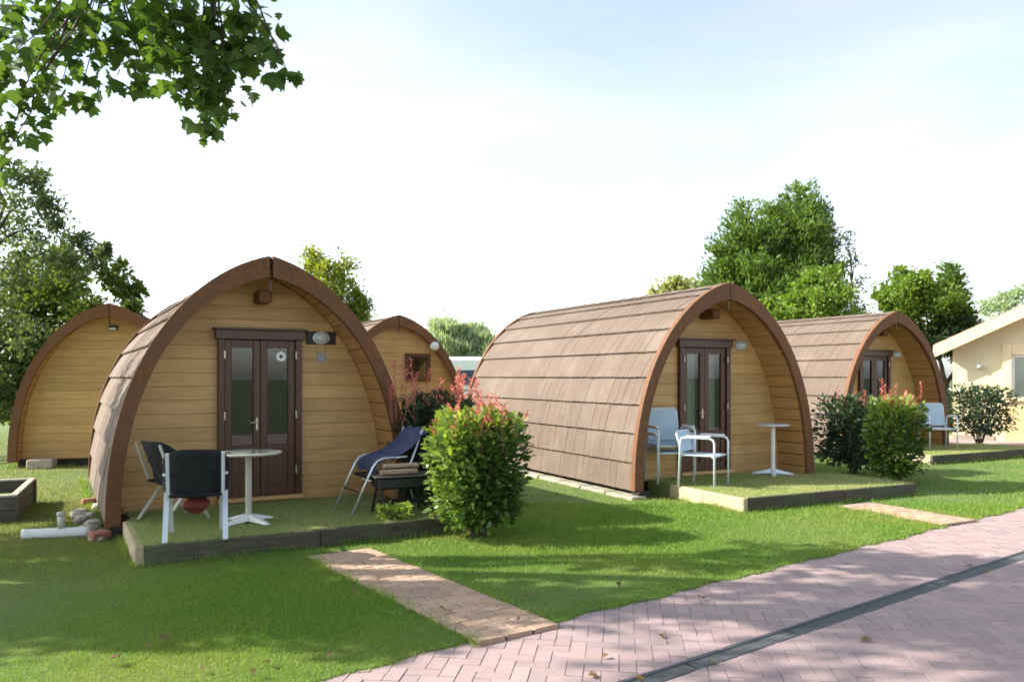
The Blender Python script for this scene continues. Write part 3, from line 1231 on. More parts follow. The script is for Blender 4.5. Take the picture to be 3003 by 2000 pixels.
LEAF = {'rhomb': np.array([(0, 0), (.42, .5), (1, 0), (.42, -.5)]),
        'oval': np.array([(0, 0), (.25, .42), (.65, .45), (1, 0), (.65, -.45), (.25, -.42)]),
        'spray': np.array([(0, -.12), (0, .12), (.35, .5), (.7, .28), (1, 0), (.7, -.28), (.35, -.5)]),
        'maple': np.array([(0, 0), (.10, .34), (.34, .62), (.40, .36), (.66, .52), (.70, .24), (1.05, 0),
                           (.70, -.24), (.66, -.52), (.40, -.36), (.34, -.62), (.10, -.34)])}


def leaves(P, D, length, width, shape, twist=1.0, cup=.12):
    """leaf-shaped faces growing from P along D"""
    n = len(P)
    s = LEAF[shape]
    k = len(s)
    D = D / (np.linalg.norm(D, axis=1)[:, None] + 1e-9)
    up = np.tile(np.array([0, 0, 1.0]), (n, 1)) + unit(n) * twist
    S = np.cross(D, up)
    S /= np.linalg.norm(S, axis=1)[:, None] + 1e-9
    Nn = np.cross(S, D)
    l = length * RNG.uniform(.65, 1.3, n)
    w = l * (width / length)
    V = np.empty((n, k, 3))
    for i, (a, b) in enumerate(s):
        V[:, i] = P + D * (l * a)[:, None] + S * (w * b)[:, None] + Nn * (l * cup * (abs(b) - a * a * .8))[:, None]
    return V.reshape(-1, 3), np.arange(n * k).reshape(n, k)


def clumps(C, rad, per, squash=.75):
    """gaussian puffs of leaves round the clump centres"""
    n = len(C)
    idx = np.repeat(np.arange(n), per)
    off = unit(len(idx)) * (RNG.uniform(0, 1, len(idx)) ** .5)[:, None]
    r = np.asarray(rad) if not np.isscalar(rad) else np.full(n, rad)
    off *= r[idx][:, None]
    off[:, 2] *= squash
    return C[idx] + off, off / (r[idx][:, None] + 1e-9)


def ell_shell(n, c, r, lo=.55, zmin=-1.0):
    u = unit(n * 3)
    u = u[u[:, 2] > zmin][:n]
    return np.array(c) + u * np.array(r) * RNG.uniform(lo, 1, len(u))[:, None]


def limb(mb, p, q, r0, r1, sag=.0, n=6):
    p, q = Vector(p), Vector(q)
    pts = []
    for i in range(n + 1):
        t = i / n
        w = p.lerp(q, t) + Vector((random.gauss(0, .03), random.gauss(0, .03), random.gauss(0, .03))) * (1 if 0 < i < n else 0) * (q - p).length * .5
        w.z += sag * math.sin(math.pi * t)
        pts.append(w)
    mb.tube(pts, [r0 + (r1 - r0) * i / n for i in range(n + 1)], 7)
    return pts


def make_tree(name, label, base, cents, rads, per, lf, mat, trunk_r=.16, up=.3, group=None, parts=True, squash=.85, twist=1.0, ntw=14, fill=1.2):
    """trunk + limbs to the clumps, and a crown of leaf faces"""
    base = Vector(base)
    root = thing(name, label, 'tree', base, 0, group)
    cents = np.asarray(cents, float)
    C = cents - np.array(base)
    top = C[:, 2].max()
    ctr = C.mean(0)
    tr = MB()
    knee = Vector((ctr[0] * .35, ctr[1] * .35, top * .45))
    pts = limb(tr, (0, 0, -.05), knee, trunk_r, trunk_r * .7, 0, 5)
    head = Vector((ctr[0] * .9, ctr[1] * .9, top * .82))
    limb(tr, knee, head, trunk_r * .7, trunk_r * .22, 0, 6)
    order = np.argsort(-np.asarray(rads) if not np.isscalar(rads) else RNG.uniform(size=len(C)))[:ntw]
    for i in order:
        q = Vector(C[i])
        t = min(1, max(.1, (q.z - knee.z) / max(.1, head.z - knee.z) - .25))
        limb(tr, knee.lerp(head, t), q, trunk_r * .35, trunk_r * .07, .1, 5)
    tr.build('trunk', M['bark'], root, True)
    r0 = np.asarray(rads) if not np.isscalar(rads) else np.full(len(C), rads)
    ns = 7
    ix = np.repeat(np.arange(len(C)), ns)
    sub = C[ix] + unit(len(ix)) * (r0[ix] * RNG.uniform(.3, 1.25, len(ix)))[:, None] * np.array([1, 1, squash])
    P1, O1 = clumps(sub, r0[ix] * RNG.uniform(.30, .60, len(ix)), max(8, int(per * fill / ns)), squash)
    P2, O2 = clumps(C, r0 * 1.5, int(per * .5), squash)
    P, O = np.concatenate([P1, P2]), np.concatenate([O1, O2])
    D = O + unit(len(P)) * .7
    D[:, 2] += up
    V, F = leaves(P, D, lf[0], lf[1], lf[2], twist)
    cr = npmesh('crown', V, F, mat, root)
    return root


def make_conifer(name, label, base, leaders, mat, n_br, lf, trunk_r=.2, droop=.25, group=None):
    """feathery conifer: boughs leave each leader all round, sprays of foliage sit along them"""
    base = Vector(base)
    root = thing(name, label, 'tree', base, 0, group)
    tr = MB()
    Ps, Ds = [], []
    for (tx, ty, tz, z0, rad) in leaders:
        top = Vector((tx, ty, tz)) - base
        foot = Vector((top.x * .5, top.y * .5, 0))
        limb(tr, foot, top, trunk_r, .02, 0, 8)
        for b in range(n_br):
            t = random.random() ** .85
            z = z0 + (tz - z0) * (1 - t)
            L = rad * (t + .05) ** .6 * random.uniform(.55, 1.15)
            a = random.uniform(0, 6.283)
            o = foot.lerp(top, z / tz)
            d = Vector((math.cos(a), math.sin(a), 0))
            rise = random.uniform(.25, .75)
            m = max(4, int(L * 11))
            if b % 4 == 0:
                tr.tube([o, o + d * L * .5 + Vector((0, 0, L * rise * .35)), o + d * L + Vector((0, 0, L * rise))], [.03, .02, .006], 5)
            for i in range(m):
                f = .25 + .80 * (i + random.random()) / m
                p = o + d * (L * f) + Vector((0, 0, L * rise * f ** 1.3))
                k = 6
                for _ in range(k):
                    w = .10 + .16 * L * (1.1 - f)
                    Ps.append((p.x + random.gauss(0, w), p.y + random.gauss(0, w), p.z + random.gauss(0, w * .7)))
                    Ds.append((d.x * .8 + random.gauss(0, .55), d.y * .8 + random.gauss(0, .55), .55 + random.gauss(0, .45)))
    tr.build('trunk', M['bark'], root, True)
    V, F = leaves(np.array(Ps), np.array(Ds), lf[0], lf[1], 'spray', .8, -.1)
    npmesh('crown', V, F, mat, root)
    return root


# ------------------------------------------------------------------ the big maple at the left, outside the frame, reaching in
def maple():
    base = Vector((-9.6, 6.9, 0))
    root = thing('maple_tree', 'leafy maple overhanging the upper left corner from outside the frame', 'tree', base)
    tr = MB()
    fork = Vector((.25, 0, 2.9))
    limb(tr, (0, 0, -.1), fork, .30, .22, 0, 6)
    heads = [Vector((6.4, -2.4, 8.0)), Vector((9.2, -2.8, 7.8)), Vector((.6, .3, 7.2)), Vector((2.8, -1.6, 7.4)), Vector((3.4, .6, 5.6)), Vector((-1.8, .8, 6.0)), Vector((4.2, -.8, 7.6))]
    for h in heads:
        limb(tr, fork, h, .16, .05, .3, 8)
    # branches seen in the frame
    seen = []
    spec = [  # px, py, Y, radius, leaves
        (10, 18, 7.2, .42, 70), (48, 8, 7.6, .38, 60), (8, 70, 7.0, .36, 60), (22, 104, 7.0, .30, 46), (14, 128, 7.1, .20, 22),
        (46, 60, 7.8, .30, 40), (70, 40, 7.6, .32, 45), (62, 88, 7.5, .20, 20), (82, 92, 7.5, .15, 14), (92, 22, 7.4, .34, 55), (96, 62, 7.5, .22, 24),
        (120, 20, 7.3, .36, 60), (118, 70, 7.4, .20, 22), (138, 52, 7.3, .24, 30), (146, 88, 7.3, .10, 7), (150, 20, 7.1, .40, 90),
        (178, 18, 7.0, .42, 110), (182, 52, 7.0, .36, 80), (205, 30, 6.9, .42, 110), (196, 76, 6.9, .30, 60), (212, 92, 6.9, .24, 40),
        (222, 62, 6.9, .32, 60), (240, 20, 6.9, .34, 62), (248, 52, 6.9, .24, 30), (258, 12, 6.9, .20, 22), (206, 116, 6.9, .16, 18),
        (204, 130, 6.9, .10, 8), (228, 112, 6.9, .08, 5), (284, 66, 6.9, .10, 8), (288, 78, 6.9, .08, 4), (262, 44, 6.9, .16, 12),
        (2, 165, 7.0, .16, 12), (4, 148, 7.1, .14, 10)]
    for px, py, Y, r, n in spec:
        seen.append((at(px, py, Y) - base, r * 1.08, max(4, int(n * .92))))
    hub = [Vector(at(-40, -60, 7.4)) - base, Vector(at(110, -40, 7.4)) - base, Vector(at(215, -60, 6.9)) - base]
    limb(tr, heads[4] * .72, hub[0], .07, .05, .1)
    limb(tr, hub[0], hub[1], .05, .035, .1)
    limb(tr, hub[1], hub[2], .035, .022, .05)
    for c, r, n in seen:
        h = min(hub, key=lambda q: (q - c).length)
        limb(tr, h, c + Vector((0, 0, r * .3)), .014, .004, .04, 5)
    tr.build('trunk', M['bark'], root, True)
    Ps, Ds = [], []
    for c, r, n in seen:
        off = unit(n) * (RNG.uniform(0, 1, n) ** .6)[:, None] * r
        p = np.array(c) + off
        d = off / r * .6 + unit(n) * .6
        d[:, 2] -= .5
        Ps.append(p)
        Ds.append(d)
    # unseen rest of the crown, placed for dappled shade and a darker porch
    def crown(n, c, r, lo):
        q = ell_shell(n, c, r, lo)
        x, y, z = q[:, 0], q[:, 1], q[:, 2]
        hidden = (x < -.70 * y - .3) | (z > CAMZ + .475 * y + .35)
        return q[hidden]
    hid = np.concatenate([crown(50, (-8.9, 5.9, 4.7), (2.8, 1.0, 2.0), .2), crown(95, (-6.6, 5.3, 7.9), (4.4, 2.0, 1.7), .2),
                          crown(16, (-9.2, 9.0, 4.0), (1.8, 1.5, 1.0), .3), crown(26, (-8.9, 8.0, 3.5), (2.0, 1.0, 1.2), .2), crown(90, (-2.6, 4.4, 7.6), (4.8, 2.3, 1.3), .1)]) - np.array(base)
    p, o = clumps(hid, RNG.uniform(.35, .75, len(hid)), 150, .7)
    Ps.append(p)
    d = o * .5 + unit(len(p)) * .7
    d[:, 2] -= .3
    Ds.append(d)
    P, D = np.concatenate(Ps), np.concatenate(Ds)
    nseen = sum(n for _, _, n in seen)
    # the outermost leaves in view are single objects
    lm = []
    for i in range(3):
        V, F = leaves(np.zeros((1, 3)), np.array([[1.0, 0, -.15 * i]]), .112, .118, 'maple', .2, .1 + .06 * i)
        me = bpy.data.meshes.new('leaf')
        me.from_pydata(V.tolist(), [], F.tolist())
        me.materials.append(M['maple'])
        lm.append(me)
    fringe = []
    k = 0
    for c, r, n in seen:
        if n <= 34:
            fringe += list(range(k, k + n))
        k += n
    fringe = fringe[:300]
    for i in fringe:
        o = link('leaf', lm[i % 3], root, tuple(P[i]))
        q = Vector(D[i]).to_track_quat('X', 'Z')
        o.rotation_mode = 'QUATERNION'
        from mathutils import Quaternion
        o.rotation_quaternion = q @ Quaternion((1, 0, 0), random.uniform(-1.2, 1.2))
        sc = random.uniform(.75, 1.2)
        o.scale = (sc, sc, sc)
    keep = np.ones(len(P), bool)
    keep[fringe] = False
    V, F = leaves(P[keep], D[keep], .112, .118, 'maple', .8, .14)
    tag(npmesh('crown', V, F, M['maple'], root), kind='stuff')
    return root


maple()


def px_clumps(spec, Y, jit=1.0):
    """clump centres from sightings (px, py, radius in px), spread in depth"""
    C, Rr = [], []
    for px, py, r in spec:
        y = Y + random.uniform(-jit, jit)
        C.append(tuple(at(px, py, y)))
        Rr.append(r / FPX * y)
    return np.array(C), np.array(Rr)


def blob(px0, px1, ytop, ybot, n, rr, roundness=.5):
    """sightings filling a rounded outline"""
    out = []
    cx, w, h = (px0 + px1) / 2, (px1 - px0) / 2, ybot - ytop
    for i in range(n):
        t = RNG.uniform(0, 1)
        half = w * (1 - (1 - t) ** 2 * roundness) if t < .7 else w
        half = w * min(1, (t + .08) ** roundness)
        r = rr * RNG.uniform(.7, 1.3)
        out.append((cx + RNG.uniform(-1, 1) * max(0, half - r * .6), ytop + r * .6 + t * h, r))
    return out


def ldr(px, py, Y, pz0, rpx):
    p = at(px, py, Y)
    return (p.x, p.y, p.z, at(px, pz0, Y).z, rpx / FPX * Y)


# small-leaved silvery tree, far left
C1, R1 = px_clumps([(12, 178, 16), (35, 172, 10), (40, 188, 12), (20, 205, 18), (52, 205, 12), (6, 230, 22), (36, 228, 18), (60, 228, 14),
                    (80, 245, 12), (14, 255, 24), (45, 252, 20), (70, 262, 16), (96, 258, 10), (104, 250, 6), (-20, 200, 26), (-30, 250, 30),
                    (-60, 220, 36), (-50, 280, 36), (-90, 260, 40), (-70, 170, 30), (-30, 150, 24), (20, 280, 22), (-10, 300, 26)], 15.5, 1.0)
make_tree('silver_leaf_tree', 'loose small-leaved grey green tree rising at the left edge', (-11.6, 16.0, 0), C1, R1, 260, (.085, .045, 'oval'), M['smallleaf'], .14, .1)
# dense bushy tree behind the left pod
C2, R2 = px_clumps(blob(-60, 134, 262, 395, 60, 19, .35) + [(110, 272, 14), (126, 290, 12), (60, 262, 16), (132, 308, 9)], 17.8, 1.2)
make_tree('bushy_tree', 'dense bushy green tree behind the left pod', (-10.2, 18.0, 0), C2, R2, 300, (.12, .07, 'oval'), M['hedgeleaf'], .16, .2)
C2b, R2b = px_clumps([(8, 330, 20), (-14, 350, 24), (2, 372, 18), (22, 345, 14), (-30, 320, 26), (-30, 385, 26), (-4, 400, 16), (34, 330, 12), (44, 340, 8)], 15.2, .5)
make_tree('understorey_tree', 'pale leaved small tree touching the left pod roof at the left edge', (-10.4, 15.4, 0), C2b, R2b, 220, (.10, .055, 'oval'), M['smallleaf'], .08, .1)
# golden upright tree behind the nearest pod
make_conifer('golden_tree', 'yellow green upright tree behind the nearest pod', (-5.1, 24, 0),
             [ldr(312, 248, 24, 360, 24), ldr(344, 256, 24.4, 360, 30), ldr(326, 262, 23.6, 360, 30), ldr(360, 292, 24.2, 360, 22)], M['goldleaf'], 130, (.12, .06), .12)
# big cypress with two leaders
make_conifer('cypress_tree', 'tall twin-topped cypress behind the middle pod', (9.4, 29, 0),
             [ldr(802, 184, 29, 350, 52), ldr(748, 206, 28.6, 350, 58), ldr(774, 208, 29.6, 340, 50), ldr(718, 250, 28.4, 350, 32)], M['conifer'], 230, (.17, .065), .22)
make_conifer('spruce_tree', 'dark spruce showing at the right flank of the tall cypress', (11.4, 30.6, 0), [ldr(822, 206, 30.6, 345, 26)], M['darkconifer'], 240, (.18, .06), .16)
C5, R5 = px_clumps([(846, 236, 6), (850, 250, 8), (842, 262, 9), (856, 262, 8), (860, 280, 8), (848, 285, 10), (858, 300, 9), (840, 300, 10), (862, 310, 6)], 31, .6)
make_tree('sparse_tree', 'thin grey bare-looking tree right of the tall cypress', (13.1, 31, 0), C5, R5, 70, (.12, .05, 'oval'), M['greyleaf'], .10, .1)
C6, R6 = px_clumps([(812, 282, 12), (828, 280, 12), (802, 298, 14), (822, 302, 17), (842, 298, 13), (795, 318, 16), (815, 322, 18), (838, 320, 16), (858, 322, 10), (780, 318, 12), (770, 310, 11)], 25, .8)
make_tree('round_shrub_tree', 'mid green rounded tree just above the far pod roof', (9.6, 25, 0), C6, R6, 620, (.12, .07, 'oval'), M['lime'], .14, .3)
C7, R7 = px_clumps(blob(866, 978, 274, 345, 34, 13, .42) + [(902, 276, 9), (905, 290, 12), (922, 286, 10), (886, 296, 12)], 27, .9)
make_tree('lime_tree', 'bright lime green tree behind the far pod', (13.9, 27, 0), C7, R7, 420, (.125, .07, 'oval'), M['lime'], .16, .5)
C8, R8 = px_clumps([(945, 332, 13), (960, 330, 12), (972, 328, 9), (932, 342, 12), (955, 345, 14), (975, 340, 8), (920, 350, 12), (868, 322, 9), (872, 335, 8)], 26, .5)
make_tree('dark_tree', 'dark green low tree between lime tree and cream building', (14.0, 25.7, 0), C8, R8, 500, (.115, .065, 'oval'), M['darkconifer'], .12, .2)
C9, R9 = px_clumps([(668, 290, 10), (682, 286, 9), (694, 288, 9), (658, 300, 9), (678, 300, 12), (695, 300, 10), (668, 312, 12)], 44, 1)
make_tree('pale_far_tree', 'pale yellow green tree far behind the middle pod roof', (9.2, 44, 0), C9, R9, 200, (.26, .15, 'oval'), M['paletree'], .16, .3)
for sp, lab, bx in ((blob(422, 476, 320, 372, 26, 8, .3), 'left half of the haze-pale feathery willows in the gap between pods', -3.9),
                    (blob(450, 504, 328, 372, 26, 8, .3), 'right half of the haze-pale feathery willows in the gap between pods', -1.7)):
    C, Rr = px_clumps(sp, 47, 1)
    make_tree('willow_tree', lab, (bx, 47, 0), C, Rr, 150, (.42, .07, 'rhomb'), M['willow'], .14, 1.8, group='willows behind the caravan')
make_conifer('young_spruce', 'young pointed conifer at the right end of the lime green tree', (14.9, 27.4, 0), [ldr(951, 266, 27.4, 350, 22)], M['conifer'], 170, (.18, .08), .1)
C10, R10 = px_clumps([(988, 305, 7), (1000, 300, 8), (1012, 297, 8), (1022, 294, 9), (995, 312, 9), (1010, 308, 10), (1034, 290, 10), (1040, 300, 12)], 58, 1)
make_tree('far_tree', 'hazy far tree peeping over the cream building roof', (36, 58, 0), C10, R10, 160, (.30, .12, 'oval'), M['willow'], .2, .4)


# ------------------------------------------------------------------ shrubs
def shrub(name, label, base, w, d, h, n, mat, lf=(.084, .042), topmat=None, ntop=0, sprigs=(), rot=0.0, foot=.14, group=None):
    root = thing(name, label, 'shrub', base, rot, group)
    st = MB()
    ends = []
    for i in range(9):
        a = random.uniform(0, 6.28)
        q = Vector((math.cos(a) * w * .34, math.sin(a) * d * .34, h * random.uniform(.55, .9)))
        limb(st, (random.uniform(-.08, .08), random.uniform(-.06, .06), -.02), q, .016, .005, 0, 5)
    # rounded-box volume, leaves mostly near the skin
    u = RNG.uniform(-1, 1, (n * 2, 3))
    rr = (np.abs(u) ** 5).sum(1) ** (1 / 5)
    u = u / rr[:, None] * (RNG.uniform(0, 1, len(u)) ** .35)[:, None]
    z = (u[:, 2] + 1) / 2
    nar = .82 + .18 * np.clip(z / .25, 0, 1)
    lump = 1 + .07 * np.sin(u[:, 0] * 7 + u[:, 2] * 5) + .08 * np.sin(u[:, 1] * 9 + u[:, 2] * 7 + 2) + RNG.normal(0, .07, len(u))
    P = np.stack([u[:, 0] * w / 2 * nar * lump, u[:, 1] * d / 2 * nar * lump, foot + z * (h - foot) * (1 + .05 * np.sin(u[:, 0] * 9))], 1)[:n]
    out = np.stack([u[:, 0], u[:, 1], u[:, 2] * .6 + .45], 1)[:n]
    D = out + unit(len(P)) * .75
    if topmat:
        pr = np.clip((z[:n] - .66) * 3, 0, 1) * .9 + np.clip((-u[:n, 0] + .2), 0, 1) * .45  # lighter leaves on top and left: sunlight put into the leaf colour
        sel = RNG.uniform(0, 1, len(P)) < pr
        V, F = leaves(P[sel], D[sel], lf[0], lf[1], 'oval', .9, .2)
        npmesh('sunlit_foliage', V, F, topmat, root)
        rs = RNG.uniform(0, 1, len(P)) < np.clip((P[:, 2] / h - .80) * 1.3, 0, .3)
        V, F = leaves(P[rs] + np.array([0, 0, .03]), D[rs], lf[0] * .9, lf[1] * .8, 'oval', .9, .2)
        npmesh('reddish_foliage', V, F, M['redleaf'], root)
        P, D = P[~sel], D[~sel]
    V, F = leaves(P, D, lf[0], lf[1], 'oval', .9, .2)
    npmesh('foliage', V, F, mat, root)
    for x, y, z0, z1, lean in sprigs:
        top = Vector((x + lean, y + lean * .5, z1))
        sp = MB().tube([(x, y, z0 - .15), (x + lean * .4, y, (z0 + z1) / 2), top], [.004, .003, .002], 4)
        m = int(7 + 26 * (z1 - z0))
        pts = np.array([tuple(Vector((x, y, z0)).lerp(top, .35 + .65 * i / m)) for i in range(m)])
        aa = np.arange(m) * 2.4 + x * 9
        V, F = leaves(pts, np.stack([np.cos(aa) * .9, np.sin(aa) * .9, np.full(m, .8)], 1), .058, .022, 'oval', .6, .15)
        sp.add(V.tolist(), F.tolist())
        sp.build('red_shoot', M['redleaf'], root)
    st.build('stems', M['twig'], root, True)
    return root


def sprig_list(n, w, d, z0, z1, xs=None):
    return [(random.uniform(-w / 2, w / 2) if xs is None else random.choice(xs) + random.gauss(0, .06), random.uniform(-d / 2, d / 2), z0 * random.uniform(.85, 1), z0 + .06 + (z1 - z0) * random.random() ** 1.6, random.gauss(0, .09)) for _ in range(n)]


b1 = (-.36, 8.30, 0)
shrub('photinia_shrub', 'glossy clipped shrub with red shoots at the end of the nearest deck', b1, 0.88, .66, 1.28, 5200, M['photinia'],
      topmat=M['photiniasunlit'], sprigs=sprig_list(16, .9, .6, 1.20, 1.46) , rot=R(28), group='red tipped shrubs beside the decks')
b1b = (-.93, 9.93, 0)
shrub('photinia_shrub', 'dark shrub with tall red shoots right behind the clipped glossy one', b1b, .84, .70, 1.40, 4600, M['darkshrub'],
      topmat=None, sprigs=sprig_list(46, 1.15, .6, 1.34, 1.86), rot=R(28), group='red tipped shrubs beside the decks')
b2 = (5.12 * K, 10.75 * K, 0)
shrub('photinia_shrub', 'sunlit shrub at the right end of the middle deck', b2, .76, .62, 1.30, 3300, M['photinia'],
      topmat=M['photiniasunlit'], sprigs=sprig_list(9, .7, .5, 1.24, 1.60), rot=R(28), group='red tipped shrubs beside the decks')
b2b = (5.10 * K, 12.0 * K, 0)
shrub('photinia_shrub', 'dark shrub standing against the far pod side behind the sunlit one', b2b, 1.22, .80, 1.30, 4400, M['darkshrub'],
      topmat=None, sprigs=sprig_list(9, 1.0, .5, 1.22, 1.52), rot=R(28), group='red tipped shrubs beside the decks')
b3 = (9.72 * K, 16.7 * K, 0)
shrub('dark_shrub', 'dark open-stemmed shrub in front of the cream building', b3, 1.50, .95, 1.42, 3600, M['darkshrub'], rot=R(20), foot=.30)
shrub('sunlit_turf_patch', 'low yellow green leaves added for sunlit turf under the barbecue at the deck edge', (-1.22, 8.42, DECKH), .34, .22, .13, 260, M['photiniasunlit'], lf=(.06, .03), foot=.01)  # leaves put in where sunlit deck grass shows bright


# ------------------------------------------------------------------ furniture
def bar(mb, p, q, w, t, side=(0, 1, 0)):
    """flat bar from p to q, w wide and t thick"""
    p, q = Vector(p), Vector(q)
    d = (q - p).normalized()
    a = Vector(side)
    a = (a - d * a.dot(d)).normalized()
    b = d.cross(a)
    vs = []
    for e in (p, q):
        for i, j in ((-1, -1), (1, -1), (1, 1), (-1, 1)):
            vs.append(e + a * (i * w / 2) + b * (j * t / 2))
    return mb.add(vs, [(0, 1, 2, 3), (7, 6, 5, 4), (0, 4, 5, 1), (1, 5, 6, 2), (2, 6, 7, 3), (3, 7, 4, 0)])


def bistro_table(label, loc, top_mat, post_mat, base_mat, h=.715, r=.33, rz=0):
    root = thing('bistro_table', label, 'table', loc, rz, 'round one-legged tables')
    MB().lathe([(0, h - .022), (r - .012, h - .022), (r, h - .014), (r, h - .004), (r - .006, h), (0, h)], n=40).build('table_top', top_mat, root)
    MB().lathe([(0, .06), (.032, .06), (.032, h - .03), (.11, h - .026), (0, h - .0225)], n=20).build('post', post_mat, root, False)
    ft = MB()
    for i in range(4):
        a = math.pi / 4 + i * math.pi / 2
        c, s = math.cos(a), math.sin(a)
        vs = []
        for rr, w, z0, z1 in ((.03, .045, .02, .085), (.17, .036, .012, .050), (.30, .026, 0, .018)):
            for e, z in ((-w, z0), (w, z0), (w * .6, z1), (-w * .6, z1)):
                vs.append((c * rr - s * e, s * rr + c * e, z))
        fs = [(0, 1, 2, 3), (11, 10, 9, 8)]
        for k in range(2):
            for i2 in range(4):
                fs.append((4 * k + i2, 4 * k + 4 + i2, 4 * k + 4 + (i2 + 1) % 4, 4 * k + (i2 + 1) % 4))
        MB().add(vs, fs).build('foot', base_mat, root)
    return root


tA = (-2.69, 8.22, DECKH)
bistro_table('cream one-legged table between the black folding chairs', tA, M['tabletop'], M['cream'], M['white'], rz=R(12))
tC = (*to_world('C', 1.0, .18), DECKH)
bistro_table('small pale one-legged table on the middle deck', tC, M['alupale'], M['white'], M['alupale'], h=.76, r=.25, rz=R(30))


def draped_chair(label, loc, rz, fab, leg_m, flat=True, cloth=True, hang=.30, lift=1.0, group='black folding chairs on the nearest deck'):
    """folding armchair; front faces local +y; a cloth lies over its back"""
    root = thing('folding_chair', label, 'chair', loc, rz, group)
    for s in (-1, 1):
        x = s * .255
        m = MB()
        bar(m, (x, -.27, 0), (x, .17, .58), .046, .014, (1, 0, 0))
        m.build('rear_leg', leg_m, root)
        m = MB()
        bar(m, (x - s * .03, .25, 0), (x - s * .03, -.12, .56), .042, .014, (1, 0, 0))
        m.build('front_leg', leg_m, root)
        m = MB().box((x, .04, .595), (.05, .46, .022), .008)
        m.build('armrest', leg_m, root)
        m = MB()
        bar(m, (x - s * .02, -.15, .38), (x - s * .02, -.30, .80), .03, .016, (1, 0, 0))
        m.build('back_post', leg_m, root)
    m = MB().box((0, .03, .40), (.46, .44, .03), .012)
    m.build('seat', fab, root)
    # curved fabric back that wraps round the sitter
    n, k = 16, 7
    sh = MB()
    for lay in (0, 1):
        vs = []
        for i in range(n + 1):
            q = 2 * i / n - 1
            for j in range(k + 1):
                f = j / k
                z0, z1 = .37 + .06 * q * q, .83 - .13 * abs(q) ** 3.5
                z = z0 + (z1 - z0) * f
                x = .285 * math.sin(q * 1.15) / math.sin(1.15)
                y = -.17 - .15 * f + .20 * q * q + .010 * math.sin(i * 1.1 + j) + .018 * lay
                vs.append((x * (1 + .03 * f), y, z))
        fs = [(i * (k + 1) + j, (i + 1) * (k + 1) + j, (i + 1) * (k + 1) + j + 1, i * (k + 1) + j + 1) for i in range(n) for j in range(k)]
        sh.add(vs, fs if lay == 0 else [f[::-1] for f in fs])
    N1 = (n + 1) * (k + 1)
    rim = [i * (k + 1) + k for i in range(n + 1)] 
    sh.f += [(a, b, b + N1, a + N1) for a, b in zip(rim, rim[1:])]
    rim = [i * (k + 1) for i in range(n + 1)]
    sh.f += [(b, a, a + N1, b + N1) for a, b in zip(rim, rim[1:])]
    sh.build('backrest', fab, root, True)
    return root


cA1 = draped_chair('black fabric folding chair with white legs nearest the camera', (-2.95, 7.52, DECKH), R(20), M['blackcloth'], M['alupale'])
bag = MB()
n = 12
vs = []
for j in range(7):
    for i in range(n):
        t = 2 * math.pi * i / n
        f = j / 6
        r = math.sin(math.pi * (f * .85 + .08)) * (1 + .12 * math.sin(3 * t + j))
        vs.append((.12 * r * math.cos(t), .09 * r * math.sin(t), .37 - .16 * f + .01 * math.sin(2 * t + j)))
bag.add(vs, [(j * n + i, j * n + (i + 1) % n, (j + 1) * n + (i + 1) % n, (j + 1) * n + i) for j in range(6) for i in range(n)] + [tuple(range(n)), tuple(range(6 * n, 7 * n))[::-1]])
bag.build('red_seat_sag', M['red'], cA1, True)
cA2 = draped_chair('black fabric folding chair against the left porch wall', (-3.52, 8.42, DECKH), R(-38), M['blackcloth'], M['cream'], hang=.34)


def lounge_chair(label, loc, rz):
    """tubular armchair facing local +y with a navy cloth over seat and back"""
    root = thing('tubular_armchair', label, 'chair', loc, rz, None)
    for s in (-1, 1):
        x = s * .27
        m = MB().tube([(x, .42, 0), (x, .18, .50), (x, .13, .565), (x, .06, .59), (x, -.22, .60)], .014, 8)
        m.build('front_leg', M['alu'], root, True)
        m = MB().tube([(x * .95, -.34, 0), (x * .95, -.22, .40), (x * .95, -.42, .90)], .013, 8)
        m.build('rear_leg', M['alu'], root, True)
    MB().tube([(-.27, .31, .235), (.27, .31, .235)], .010, 8).build('stretcher', M['blackmetal'], root, True)
    MB().box((0, -.02, .385), (.50, .46, .03), .012).build('seat', M['blackcloth'], root)
    path = [(.16, .44), (.14, .555), (.06, .60), (-.10, .645), (-.26, .74), (-.38, .875), (-.43, .905), (-.475, .875), (-.485, .74), (-.48, .60), (-.475, .46)]
    n, k = 14, len(path)
    vs = []
    for i in range(n + 1):
        x = -.30 + .60 * i / n
        for j, (y, z) in enumerate(path):
            vs.append((x, y + .010 * math.sin(i * 1.7 + j), z + .014 * math.sin(i * 1.1 + j * .6) - .05 * (abs(2 * i / n - 1) ** 4)))
    MB().add(vs, [(i * k + j, (i + 1) * k + j, (i + 1) * k + j + 1, i * k + j + 1) for i in range(n) for j in range(k - 1)]).build('draped_cloth', M['navy'], root, True)
    return root


lounge_chair('tubular metal armchair under a navy cloth at the porch right', (-1.30 * K, 7.86 * K, DECKH), R(31.5 + 90))


